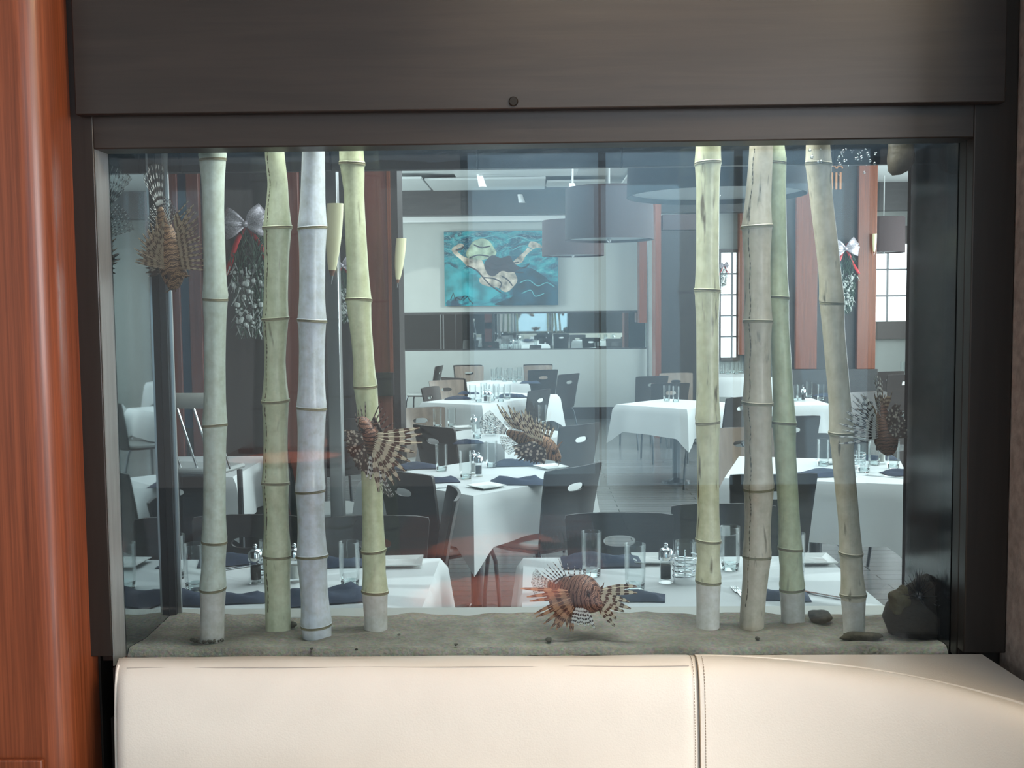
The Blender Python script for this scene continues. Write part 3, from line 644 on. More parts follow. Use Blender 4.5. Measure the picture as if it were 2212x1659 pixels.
lionfish('lionfish in the middle facing right with fins raised behind it', (1213, 988), (1093, 932), 2.60, 2.62, UP+RI*.25+TO*.45, M['fish_gold'], [
    ('dorsal_fin', (1110, 925), (1186, 950), 2.60, -RI*.72+UP*.80, RI*.35+UP*.9, 62, 34, 13, 9, .28, .12, M['fin_band']),
    ('pectoral_fin', (1146, 945), (1172, 955), 2.575, -RI*.62+UP*.72, -RI*.15+UP*.95, 84, 42, 8, 10, .35, .10, M['fin_band']),
    ('pectoral_fin', (1156, 955), (1176, 968), 2.565, -RI*1-UP*.30, -UP*1-RI*.05, 54, 32, 13, 13, .95, .05, M['fin_mottle']),
    ('pelvic_fin', (1150, 965), (1165, 972), 2.58, -RI*.8-UP*.6, -RI*.2-UP*1, 44, 28, 6, 10, .7, .05, M['fin_mottle'])], 13, 1.0, .95, .38)
lionfish('red-brown lionfish just above the sand facing the viewer at lower centre', (1304, 1302), (1184, 1264), 2.53, 2.66, UP+RI*.2+TO*.15, M['fish_red'], [
    ('pectoral_fin', (1226, 1276), (1240, 1312), 2.545, -RI*1+UP*.10, -RI*.62-UP*.78, 100, 70, 8, 12, .55, -.04, M['fin_red']),
    ('pectoral_fin', (1300, 1274), (1290, 1308), 2.53, RI*1+UP*.26, RI*.62-UP*.80, 78, 58, 7, 17, .40, .10, M['fin_band']),
    ('dorsal_fin', (1204, 1262), (1226, 1250), 2.62, -RI*.85+UP*.42, -RI*.42+UP*.9, 46, 50, 7, 4, .2, .06, M['fin_bw']),
    ('dorsal_fin', (1232, 1252), (1272, 1256), 2.59, -RI*.28+UP*1, RI*.25+UP*1, 36, 24, 5, 4, .35, .1, M['fin_bw']),
    ('pelvic_fin', (1212, 1304), (1234, 1316), 2.57, -UP*1-RI*.25, -UP*1+RI*.1, 46, 50, 6, 11, .6, .05, M['fin_red']),
    ('pelvic_fin', (1246, 1312), (1268, 1314), 2.54, -UP*1-RI*.30, -UP*1+RI*.30, 42, 44, 7, 12, .8, .05, M['fin_bw'])], 14, 1.5, 1.22, .26, False)
lionfish('dark brown lionfish diving head down in front of the rightmost bamboo', (1920, 984), (1903, 866), 2.575, 2.60, -RI*.55+TO*.8, M['fish_brown'], [
    ('pectoral_fin', (1892, 902), (1896, 945), 2.535, -RI*.38+UP*.95, -RI*1-UP*.22, 66, 82, 12, 8, .30, -.10, M['fin_bw']),
    ('dorsal_fin', (1892, 890), (1900, 930), 2.565, -RI*.55+UP*.85, -RI*.95+UP*.25, 46, 60, 9, 9, .5, -.08, M['fin_brown']),
    ('pectoral_fin', (1915, 905), (1922, 940), 2.555, RI*.48+UP*.80, RI*1-UP*.15, 42, 40, 11, 13, .95, .05, M['fin_mottle']),
    ('dorsal_fin', (1898, 888), (1914, 888), 2.59, -RI*.30+UP*1, RI*.35+UP*1, 44, 40, 6, 5, .75, .05, M['fin_brown'])], 15, 1.75, 1.05, .40)

# ================================================================== BANQUETTE (front)
bq = thing('banquette', 'cream leather banquette back running below the aquarium and curving forward', 'bench')
zt0 = .866
xs = P(1505, 1430, 2.34).x; x0b = P(214, 1500, 2.24).x
R = .72
def plan(s):
    """point and inward normal along the front top edge; s in metres from the seam"""
    if s <= 0: return Vector((xs+s, 2.335, 0)), Vector((0, -1, 0))
    a = s/R; return Vector((xs+R*math.sin(a), 2.335-R*(1-math.cos(a)), 0)), Vector((-math.sin(a), -math.cos(a), 0))
prof = [(.045, -.004), (.020, .001), (.0, -.003), (-.012, -.010), (-.022, -.022), (-.030, -.040), (-.036, -.065), (-.043, -.10), (-.050, -.16), (-.056, -.24), (-.06, -.34), (-.06, -.42)]
def cushion(s0, s1, n, ends=(0, 0)):
    mb = MB(); rows = []
    for i in range(n+1):
        s = s0+(s1-s0)*i/n; p, nr = plan(s); row = []
        e0 = max(0, 1-(s-s0)/.03) if ends[0] else 0; e1 = max(0, 1-(s1-s)/.012) if ends[1] else 0
        k = math.sqrt(max(0, 1-e0*e0))
        for d, z in prof:
            dd = -d
            off = (dd-.0) if dd < 0 else dd*(.25+.75*k) - .006*e1*e1
            zz = zt0+z - (.010*(1-k) if z < 0 else 0) - .002*e1
            row.append((p.x+nr.x*off, p.y+nr.y*off, zz + .0012*math.sin(s*14+d*60)))
        rows.append(row)
    mb.grid(rows); return mb
obj('back_cushion', cushion(x0b-xs, -.001, 70, (1, 1)), M['leather'], bq, ang=180)
SE = R*math.asin(min(.999, (xq-.055-xs)/R))
obj('back_cushion', cushion(.001, SE, 50, (0, 0)), M['leather'], bq, ang=180)
# flat top ledge behind the roll, filling the corner on the right
mb = MB(); vs = []
N = 60
for i in range(N+1):
    s = (x0b-xs) + (SE-(x0b-xs))*i/N; p, nr = plan(s); vs += [(p.x-nr.x*.040, p.y-nr.y*.040, zt0-.006), (p.x, 2.378, zt0-.004)]
mb.add(vs, [(2*i, 2*i+2, 2*i+3, 2*i+1) for i in range(N)])
obj('top_ledge', mb, M['leather'], bq)
def seam(sfun, r, m=None):
    mb = MB(); mb.tube(sfun, r, 6); return obj('seam', mb, m or M['stitch'], bq)
pts = []
for i in range(44):
    s = SE*i/43; p, nr = plan(s); pts.append((p.x-nr.x*.030, p.y-nr.y*.030, zt0-.0015))
mb = MB(); mb.tube(pts, .0035, 8); obj('piping', mb, M['leather'], bq)
mb = MB(); mb.tube([(p[0]-.001, p[1]-.005, p[2]-.001) for p in pts], .0012, 6); obj('seam', mb, M['stitch'], bq)
ln = []
for i in range(90):
    s = (x0b-xs)+.03 + (-.02-(x0b-xs)-.03)*i/89; p, nr = plan(s); ln.append((p.x, p.y-.0125+.001*math.sin(i*.21), zt0-.0098+.0004*math.sin(i*.37)))
mb = MB(); mb.tube(ln, .0009, 5); obj('seam', mb, mat('leather_crease_shade', (.44, .40, .36), .6), bq)  # darker tube paints the shading along the fold of the roll
for ds in (-.0115, 0, .0125):
    ln = []
    p, nr = plan(ds)
    for q, (d, z) in enumerate(prof): ln.append((p.x+nr.x*-d+ds*.0, p.y-(-d)*1 - .0006 if ds <= 0 else p.y+nr.y*-d-.0006, zt0+z+.0006))
    if ds == 0: seam(ln, .0014)
    else:
        mb = MB()
        for q in range(len(ln)-1):
            a, b2 = Vector(ln[q]), Vector(ln[q+1]); k = max(1, int((b2-a).length/.006))
            for w in range(k): mb.tube([a.lerp(b2, (w+.12)/k), a.lerp(b2, (w+.78)/k)], .0008, 4)
        obj('stitching', mb, M['stitch'], bq)
mb = MB(); ln = []
for d, z in prof[2:]: ln.append((x0b+.007, 2.335+d*.6-.001, zt0+z-.004))
mb.tube(ln, .003, 8); obj('piping', mb, M['leather'], bq)
mb = MB(); mb.box(x0b, xq-.02, 1.78, 2.26, .05, .46); obj('seat', mb, M['leather'], bq, bevel=.03)

# wooden table in front of the banquette, below the picture (its reflection shows in the glass)
t = thing('booth_table', 'cherry wood booth table in front of the banquette', 'table', (-.10, 1.35, 0))
mb = MB(); mb.box(-.45, .35, -.40, .38, .715, .75); obj('tabletop', mb, M['table_red'], t, bevel=.006)
mb = MB(); mb.lathe([(.0, .715), (.04, .715), (.04, .06), (.22, .03), (.24, 0), (0, 0)], 24); obj('pedestal', mb, M['black'], t)

dup(t, (-1.50, -1.75, 0), 0, 'cherry wood booth table further back in the front room')
# added glowing panes behind the camera; their reflection hazes the aquarium glass
sk = mat('pale_blue_haze_glow', (.60, .84, 1.0), .9, emis=.75)
mb = MB(); mb.box(-.55, 2.95, -4.52, -4.50, .05, 3.1); struct('window_7', mb, sk, 'added glowing panes behind the camera, mirrored as haze in the aquarium', 'window')  # window_7 is an added haze glow, not a window of the room
mb = MB()
for x in (-.58, .62, 1.80, 2.98): mb.box(x-.03, x+.03, -4.50, -4.42, 0, 3.4)
mb.box(-.55, 2.95, -4.49, -4.43, 3.06, 3.14); mb.box(-.55, 2.95, -4.49, -4.43, 0, .08)
struct('trim_8', mb, M['window_wood'])
# front room shell
mb = MB(); mb.box(-6, 6, -5, 2.45, -.05, 0); mb.box(-6, 6, 2.45, 16.2, -.05, 0)
struct('floor', mb, M['floor'])
mb = MB(); mb.box(-6, 6, -4.6, 2.4, 3.4, 3.45); mb.box(-6, 6, 2.4, 16.2, 3.4, 3.45); struct('ceiling', mb, M['ceiling'])
# ================================================================== DINING ROOM: SHELL
YW = 16.0
def X(px, Y, py=700): return P(px, py, Y).x
def Zp(py, Y, px=1106): return P(px, py, Y).z
# feature wall: baseboard, white dado, mirror band, white wall above
xa, xb = X(840, YW), X(1396, YW)
zb1, zb2, zb3 = Zp(880, YW), Zp(756, YW), Zp(675, YW)
mb = MB(); mb.box(-6, 6, YW, YW+.1, 0, 3.4); struct('wall_back', mb, M['white_wall'], 'white far wall of the dining room')
mb = MB(); mb.box(-6, -5.9, 2.45, YW, 0, 3.4); mb.box(5.9, 6, 2.45, 4.2, 0, 3.4); mb.box(5.9, 6, 4.2, 15.2, 0, .9); mb.box(5.9, 6, 4.2, 15.2, 2.9, 3.4); mb.box(5.9, 6, 15.2, YW, 0, 3.4)
struct('wall_sides', mb, M['white_wall'])
mb = MB(); mb.box(xa, xb, YW-.06, YW, 0, zb1); struct('baseboard_back', mb, M['dark_wall'])
mb = MB(); mb.box(xa, xb, YW-.05, YW, zb1, zb2); struct('trim_1', mb, M['white_wall'], 'white lower part of the far wall below the mirror band', 'wall')
mb = MB(); mb.box(xa, xb, YW-.03, YW, zb2+.02, zb3-.02)
for v in mb.v:
    if v.y < YW-.01 and v.z > (zb2+zb3)/2: v.y -= .0034          # hung leaning forward a touch
t = thing('mirror', 'long horizontal mirror band on the far wall under the painting', 'mirror')
obj('mirror_glass', mb, M['mirror'], t, smooth=False)
mb = MB(); mb.box(xa, xb, YW-.045, YW, zb3-.02, zb3+.012); mb.box(xa, xb, YW-.045, YW, zb2, zb2+.02); obj('frame', mb, M['dark_beam'], t)
for px in (952, 958): 
    mb = MB(); mb.box(X(px, YW)-.008, X(px, YW)+.008, YW-.05, YW-.03, zb2+.02, zb3-.02); obj('mirror_strip', mb, M['steel_trim'], t)
mb = MB(); mb.box(-5.9, 5.9, 15.35, 15.6, Zp(463, 15.35), 3.4); struct('trim_2', mb, M['dark_beam'], 'dark wooden ceiling beam in front of the far wall', 'beam')
mb = MB(); mb.box(X(850, 15.8), X(1222, 15.8), 15.7, 15.95, Zp(478, 15.7), Zp(465, 15.7)); struct('trim_3', mb, M['white_metal'], 'white horizontal valance strip high on the far wall', 'trim', bevel=.01)
# suspended white ceiling panels
for i, (p0, p1, q0, q1) in enumerate(((862, 932, 412, 386), (936, 1176, 412, 386), (985, 1243, 383, 365), (1180, 1300, 405, 392), (1340, 1420, 402, 372))):
    a, b2 = Pz(p0, q0, 3.32), Pz(p1, q1, 3.32); c2 = Pz(p1, q0, 3.32)
    mb = MB(); mb.box(a.x, c2.x, b2.y, a.y, 3.32, 3.35); struct('trim_%d' % (10+i), mb, M['ceiling'], bevel=.004)
# left side: dark partition with dark cherry pilasters
YP = 6.9
mb = MB(); mb.box(-5.9, X(690, YP), YP, YP+.14, 0, 3.4); struct('trim_4', mb, M['dark_wall'], 'dark panelled partition on the left of the dining room', 'partition')
for i, (p0, p1, m) in enumerate(((352, 396, 'cherry_dark'), (415, 442, 'cherry_dark'), (618, 654, 'cherry_dark'))):
    mb = MB(); mb.box(X(p0, YP), X(p1, YP), YP-.05, YP, 0, 3.4); struct('trim_%d' % (20+i), mb, M[m], ['dark cherry pilaster beside the top left lionfish', 'narrow dark cherry pilaster behind the leftmost bamboo', 'dark cherry pilaster between the olive and bleached bamboo'][i], 'pilaster', bevel=.005)
mb = MB(); mb.box(X(396, YP), X(415, YP), YP-.03, YP, .9, 3.0); struct('trim_23', mb, M['blue_glass'], 'narrow dark blue glass strip between two cherry pilasters', 'panel')
mb = MB(); mb.box(X(672, 11.6), X(862, 11.6), 11.6, 11.75, 0, 3.4); struct('trim_24', mb, M['dark_wall'], 'dark wall bay behind the leaning bamboo', 'wall')
mb = MB(); x0, x1 = X(788, 7.0), X(845, 7.0); mb.box(x0, x1, 7.0, 7.2, 0, 3.4); struct('trim_25', mb, M['cherry_dark'], 'reddish cherry pilaster left of the painting', 'pilaster', bevel=.006)
mb = MB(); mb.box(x1-.012, x1+.008, 6.985, 7.2, Zp(806, 7.0), 3.4); struct('trim_26', mb, M['cherry'])
mb = MB(); mb.box(x0-.01, x1+.012, 6.97, 7.2, Zp(852, 7), Zp(802, 7)); struct('trim_27', mb, M['dark_wall'])
mb = MB(); mb.box(x1+.008, X(862, 7.0), 7.02, 7.3, 0, 3.4); struct('trim_28', mb, M['dark_wall'])
mb = MB(); mb.box(X(705, 4.5), X(733, 4.5), 4.5, 4.56, 0, 3.4); struct('trim_29', mb, M['steel_trim'], 'brushed grey metal post behind the bleached bamboo', 'post', bevel=.004)
# right side: dark partition with two cherry pilasters and a dark base
YR = 11.6
mb = MB(); mb.box(X(1692, YR), X(1890, YR), YR, YR+.2, 0, 3.4); struct('trim_30', mb, M['dark_wall'], 'dark panel wall between two cherry pilasters on the right', 'partition')
for i, (p0, p1) in enumerate(((1716, 1762), (1848, 1888))):
    mb = MB(); mb.box(X(p0, YR), X(p1, YR), YR-.06, YR, Zp(797, YR, p0), 3.4); struct('trim_%d' % (31+i), mb, M['cherry'], ['cherry pilaster behind the light green bamboo on the right', 'cherry pilaster left of the bright window on the right'][i], 'pilaster', bevel=.006)
mb = MB(); mb.box(X(1690, YR), X(1892, YR), YR-.08, YR, 0, Zp(797, YR, 1800)); struct('trim_33', mb, M['dark_beam'])
# middle right: tall dark panel, cherry jambs, mirror strip
mb = MB(); mb.box(X(1427, 13.6), X(1512, 13.6), 13.6, 13.9, 0, Zp(498, 13.6, 1470)); tag(obj('tall_cabinet', mb, M['dark_wall'], bevel=.01), 'tall dark cabinet standing left of the scarred bamboo', 'cabinet')
mb = MB(); mb.box(X(1414, 13.6), X(1426, 13.6), 13.5, 13.9, 0, 3.4); struct('trim_34', mb, M['cherry'], 'narrow cherry jamb beside the tall dark cabinet', 'trim')
mb = MB(); mb.box(X(1380, 15.7), X(1396, 15.7), 15.6, 15.9, Zp(700, 15.7), 3.4); struct('trim_35', mb, M['cherry'], 'cherry jamb at the right end of the far white wall', 'trim')
mb = MB(); mb.box(X(1430, 13.65), X(1508, 13.65), 13.6, 13.9, Zp(497, 13.6, 1470), Zp(463, 13.6, 1470)); tag(obj('wall_cabinet', mb, M['shade_brown'], bevel=.008), 'brown box shelf above the tall dark cabinet', 'cabinet')
mb = MB(); mb.box(X(1397, 15.9), X(1399.5, 15.9), 15.8, 15.9, 0, 2.9); struct('trim_36', mb, M['steel_trim'])
mb = MB(); mb.box(X(1482, 15.9), X(1548, 15.9), 15.9, 15.96, 0, 3.4); struct('trim_37', mb, M['dark_wall'])
mb = MB(); mb.box(X(1594, 15.9), X(1612, 15.9), 15.8, 15.96, Zp(770, 15.9), 3.4); struct('trim_38', mb, M['cherry'])
mb = MB(); mb.box(X(1612, 15.9), X(1700, 15.9), 15.9, 15.96, 0, 3.4); struct('trim_39', mb, M['dark_beam'])
# windows in the far wall
def window(n, p0, p1, q0, q1, vs, hs, fr, label):
    x0, x1 = X(p0, 15.98, (q0+q1)/2), X(p1, 15.98, (q0+q1)/2); z0, z1 = P((p0+p1)/2, q1, 15.98).z, P((p0+p1)/2, q0, 15.98).z
    w = bpy.data.objects.new('window_%d' % n, None); COL.objects.link(w); w['kind'] = 'structure'; w['label'] = label; w['category'] = 'window'
    mb = MB(); mb.box(x0, x1, 15.985, 15.995, z0, z1); obj('pane', mb, M['skylight'], w)
    mb = MB(); f = fr
    mb.box(x0-f, x0, 15.92, 16, z0-f, z1+f); mb.box(x1, x1+f, 15.92, 16, z0-f, z1+f); mb.box(x0, x1, 15.92, 16, z1, z1+f); mb.box(x0, x1, 15.90, 16, z0-f, z0); obj('frame', mb, M['window_wood'], w)
    mb = MB()
    for v in vs: xv = x0+(x1-x0)*v; mb.box(xv-.012, xv+.012, 15.95, 15.99, z0, z1)
    for h in hs: zv = z0+(z1-z0)*h; mb.box(x0, x1, 15.952, 15.99, zv-.012, zv+.012)
    obj('muntins', mb, M['muntin'], w)
window(1, 1888, 1966, 527, 694, (.36,), (.33, .67), .26, 'bright window with grey muntins at the far right of the dining room')
window(2, 1556, 1590, 546, 772, (.72,), (.2, .4, .6, .8), .05, 'bright glazed door between the scarred and the brown bamboo')
# side windows along the right wall, where the daylight comes from
for i, y in enumerate((4.3, 7.0, 9.7, 12.4)):
    mb = MB(); mb.box(5.96, 5.97, y, y+2.5, .9, 2.9); struct('window_%d' % (3+i), mb, M['skylight'])

# ------------------------------------------------------------------ painting
x0, x1, z0, z1 = X(962, 15.93), X(1206, 15.93), Zp(660, 15.93, 1084), Zp(499, 15.93, 1084)
pt = thing('painting', 'large unframed turquoise painting of a swimmer seen under water', 'painting', ((x0+x1)/2, 15.93, (z0+z1)/2))
wp, hp_ = x1-x0, z1-z0
def canvas_mat():
    m, t, b = nt('turquoise_water_paint'); tc = t.nodes.new('ShaderNodeTexCoord')
    n = t.nodes.new('ShaderNodeTexNoise'); n.inputs['Scale'].default_value = 2.6; n.inputs['Detail'].default_value = 4; n.inputs['Distortion'].default_value = 2.4
    mp = t.nodes.new('ShaderNodeMapping'); mp.inputs['Scale'].default_value = (.9, 1, 1.7); lk(t, tc.outputs['Object'], mp.inputs['Vector']); lk(t, mp.outputs[0], n.inputs['Vector'])
    r = ramp(t, [(.34, (.010, .05, .09)), (.44, (.012, .12, .17)), (.54, (.02, .27, .32)), (.64, (.03, .34, .38)), (.72, (.12, .44, .44))]); lk(t, n.outputs['Fac'], r.inputs['Fac'])
    w = t.nodes.new('ShaderNodeTexNoise'); w.inputs['Scale'].default_value = 5.5; w.inputs['Detail'].default_value = 2; w.inputs['Distortion'].default_value = 3.5; lk(t, mp.outputs[0], w.inputs['Vector'])
    rw = ramp(t, [(.47, (0, 0, 0)), (.50, (.55, .55, .55)), (.53, (0, 0, 0))]); lk(t, w.outputs['Fac'], rw.inputs['Fac'])
    sp = t.nodes.new('ShaderNodeSeparateXYZ'); lk(t, tc.outputs['Object'], sp.inputs[0]); mrg = t.nodes.new('ShaderNodeMapRange'); mrg.inputs['From Min'].default_value = -.35; mrg.inputs['From Max'].default_value = .5; mrg.inputs['To Min'].default_value = .1
    lk(t, sp.outputs['Z'], mrg.inputs['Value']); fm = t.nodes.new('ShaderNodeMath'); fm.operation = 'MULTIPLY'; lk(t, rw.outputs['Color'], fm.inputs[0]); lk(t, mrg.outputs[0], fm.inputs[1])
    mx = t.nodes.new('ShaderNodeMix'); mx.data_type = 'RGBA'; mx.inputs[7].default_value = (.45, .62, .58, 1); lk(t, fm.outputs[0], mx.inputs['Factor']); lk(t, r.outputs['Color'], mx.inputs[6])
    lk(t, mx.outputs[2], b.inputs['Base Color']); b.inputs['Roughness'].default_value = .5; return m
mb = MB(); mb.box(-wp/2, wp/2, -.03, .03, -hp_/2, hp_/2); obj('canvas', mb, canvas_mat(), pt)
def patch(name, pts, m, y):
    # painted shape, coordinates in fractions of the canvas
    cr = []; k = len(pts)
    for i in range(k):
        p0, p1, p2, p3 = (Vector(pts[(i+j) % k]) for j in (-1, 0, 1, 2))
        for q in range(5):
            s = q/5; cr.append(.5*((2*p1)+(p2-p0)*s+(2*p0-5*p1+4*p2-p3)*s*s+(3*p1-p0-3*p2+p3)*s**3))
    pts = [(min(1, max(0, c.x + .006*math.sin(31*c.y+9*c.x))), min(1, max(0, c.y + .006*math.sin(27*c.x+5*c.y)))) for c in cr]
    mb = MB(); vs = [((u-.5)*wp, y, (.5-v)*hp_) for u, v in pts]; n = len(vs); mb.add(vs + [(a, -.029, c) for a, b2, c in vs], [tuple(range(n))] + [(i, n+i, n+(i+1) % n, (i+1) % n) for i in range(n)])
    me = obj(name, mb, m, pt, smooth=False); return me
skin = mat('pale_skin_paint', (.50, .43, .35), .6, noise=.75, nscale=9); hair = mat('dark_hair_paint', (.045, .038, .045), .6, noise=.4, nscale=14); yel = mat('pale_yellow_paint', (.36, .43, .30), .6, noise=.75, nscale=9); rip = mat('pale_aqua_paint', (.10, .38, .42), .6); ink = mat('black_paint', (.02, .05, .06), .6)
patch('painted_water_light', [(0,.45),(.10,.50),(.30,.62),(.42,.75),(.50,.82),(.35,.93),(.18,.86),(.05,.90),(0,.95)], mat('light_teal_paint', (.03, .27, .31), .6, noise=.6, nscale=4), -.0302)
patch('painted_water_dark', [(.58,.60),(.75,.50),(.95,.70),(1,.80),(1,1),(.45,1),(.60,.86)], mat('deep_blue_paint', (.010, .055, .085), .6, noise=.9, nscale=4.5), -.0303)
patch('painted_suit', [(.20,.28),(.25,.14),(.34,.10),(.42,.18),(.46,.28),(.40,.36),(.30,.40),(.22,.38)], yel, -.0305)
patch('painted_arm', [(.06,.24),(.14,.17),(.17,.20),(.11,.25),(.17,.33),(.26,.38),(.33,.40),(.38,.52),(.42,.60),(.33,.62),(.28,.52),(.20,.46),(.13,.36)], skin, -.0306)
patch('painted_arm', [(.60,.44),(.66,.34),(.72,.24),(.77,.14),(.83,.18),(.86,.24),(.80,.24),(.74,.30),(.68,.42)], skin, -.0307)
patch('painted_body', [(.33,.60),(.42,.50),(.58,.50),(.64,.62),(.60,.76),(.54,.82),(.46,.76),(.34,.72),(.31,.66)], skin, -.0308)
patch('painted_hair', [(.36,.42),(.42,.32),(.50,.36),(.58,.34),(.62,.44),(.66,.50),(.58,.56),(.50,.54),(.44,.60),(.37,.56)], hair, -.0309)
def smooth(st):
    out = []; k = len(st)
    for i in range(k-1):
        p0, p1, p2, p3 = (Vector(st[max(0, min(k-1, i+j))]) for j in (-1, 0, 1, 2))
        for q in range(6): s = q/6; out.append(.5*((2*p1)+(p2-p0)*s+(2*p0-5*p1+4*p2-p3)*s*s+(3*p1-p0-3*p2+p3)*s**3))
    return [tuple(c) for c in out] + [st[-1]]
for st in ([(.36,.46),(.44,.52),(.52,.50),(.62,.55),(.70,.56)], [(.40,.40),(.46,.46),(.56,.44),(.66,.42)], [(.34,.62),(.44,.64),(.50,.70),(.48,.78)], [(.50,.60),(.56,.66),(.60,.74)], [(.20,.46),(.28,.52),(.33,.60),(.40,.72),(.50,.83)], [(.62,.48),(.70,.50),(.75,.44)], [(.22,.36),(.30,.32),(.40,.34)], [(.10,.25),(.15,.24),(.17,.20)], [(.26,.18),(.33,.22),(.41,.20)]):
    st = smooth(st); mb = MB(); mb.tube([((u-.5)*wp, -.031, (.5-v)*hp_) for u, v in st], [.004]+[.011]*(len(st)-2)+[.003], 5, flat=.35, up=(0, 1, 0)); obj('painted_stroke', mb, hair, pt)
for st in ([(.66,.70),(.74,.66),(.82,.74),(.90,.70),(.97,.76)], [(.68,.84),(.76,.80),(.80,.88),(.88,.84)], [(.55,.12),(.66,.08),(.78,.14),(.92,.08)], [(.10,.10),(.20,.06),(.32,.09),(.44,.06)], [(.60,.26),(.70,.20),(.78,.26)], [(.86,.40),(.93,.34),(.98,.40)]):
    st = smooth(st); mb = MB(); mb.tube([((u-.5)*wp, -.031, (.5-v)*hp_) for u, v in st], [.002]+[.008]*(len(st)-2)+[.003], 5, flat=.35, up=(0, 1, 0)); obj('painted_ripple', mb, rip, pt)
mb = MB(); sg = [(.05,.92),(.075,.82),(.095,.93),(.10,.88),(.14,.92),(.17,.86),(.16,.93),(.20,.87),(.22,.93),(.25,.97)]
mb.tube([((u-.5)*wp, -.031, (.5-v)*hp_) for u, v in sg], .008, 5); obj('signature', mb, ink, pt)

# ------------------------------------------------------------------ pendants, sconces, ceiling spots
def pendant(px, pyb, pyt, Y, r, m, label):
    c = P(px, pyb, Y); zt = P(px, pyt, Y).z; h = zt - c.z
    t = thing('pendant_lamp', label, 'lamp', (c.x, Y, c.z), 0, 'drum pendant lamps')
    mb = MB(); mb.lathe([(r, 0), (r*.985, h), (r*.975, h), (r*.99, 0)], 48, closed=True); obj('lamp_shade', mb, m, t)
    mb = MB(); mb.lathe([(0, .018), (r*.97, .018), (r*.97, .026), (0, .026)], 48); obj('diffuser', mb, M['shade_in'], t)
    mb = MB(); mb.lathe([(.0, .03), (.012, .02), (.018, .004), (.012, -.012), (0, -.02)], 16); obj('finial', mb, M['chrome'], t)
    mb = MB(); mb.tube([(0, 0, h*.6), (0, 0, 3.4-c.z)], .008, 8); obj('rod', mb, M['white_metal'], t)
pendant(1546, 424, 335, 3.95, .325, M['shade_dark'], 'nearest and largest dark drum pendant lamp, just beyond the aquarium')
pendant(1316, 519, 407, 7.9, .325, M['shade_brown'], 'second brown drum pendant lamp, right of the painting')
pendant(1238, 553, 477, 11.2, .325, M['shade_brown'], 'third and smallest brown drum pendant lamp, overlapping the painting')
pendant(1908, 546, 470, 14.6, .14*2, M['shade_brown'], 'brown pendant lamp in front of the bright window on the right')
def sconce(top, tip, Y, label):
    a, b2 = P(top[0], top[1], Y), P(tip[0], tip[1], Y); L = a.z-b2.z
    t = thing('wall_sconce', label, 'lamp', (a.x, Y, b2.z), 0, 'cream cone wall sconces')
    s = L/.30; dx = (b2.x-a.x)
    def cone(prof, m, name):
        mb = MB(); mb.lathe([(r*s, z*s) for r, z in prof], 24)
        for v in mb.v: v.x += dx*(1-v.z/L); v.y *= .8
        obj(name, mb, m, t)
    cone([(0, .296), (.031, .30), (.032, .25), (.0305, .19), (.026, .13), (.018, .075), (.013, .052), (0, .052)], M['cream_glass'], 'lamp_shade')
    cone([(.0125, .053), (.007, .032), (0, .032)], M['tip_wood'], 'tip')
    cone([(.006, .033), (.004, .018), (.001, 0), (0, 0)], M['chrome'], 'spike')
sconce((724, 440), (716, 614), 4.45, 'cream cone wall sconce on the grey metal post, the larger of two on the left')
sconce((867, 515), (858, 622), 6.95, 'cream cone wall sconce beside the painting wall, the smaller of two on the left')
sconce((1889, 505), (1888, 552), 11.5, 'yellow sconce half hidden by the right cherry pilaster')
def spotlamp(px, py0, py1, Y, label, stem=True):
    a, b2 = P(px, py0, Y), P(px, py1, Y); t = thing('ceiling_spotlight', label, 'lamp', (a.x, Y, b2.z), 0, 'white ceiling spotlights'); h = a.z-b2.z
    mb = MB(); mb.lathe([(0, h*.9), (.035, h), (.04, h*.5), (.048, 0), (.04, .0), (0, .03)], 16)
    for v in mb.v: v.x += (v.z-h)*-.25
    obj('can', mb, M['white_metal'], t)
    if stem: mb = MB(); mb.tube([(0, 0, h*.8), (0, 0, 3.4-b2.z)], .008, 8); obj('stem', mb, M['muntin'], t)
spotlamp(1035, 374, 404, 13.3, 'white ceiling spotlight above the left part of the painting', False)
spotlamp(1123, 420, 438, 15.28, 'white spotlight on the dark beam above the painting', False)
spotlamp(1235, 396, 410, 13.0, 'small white ceiling fitting above the second drum lamp')

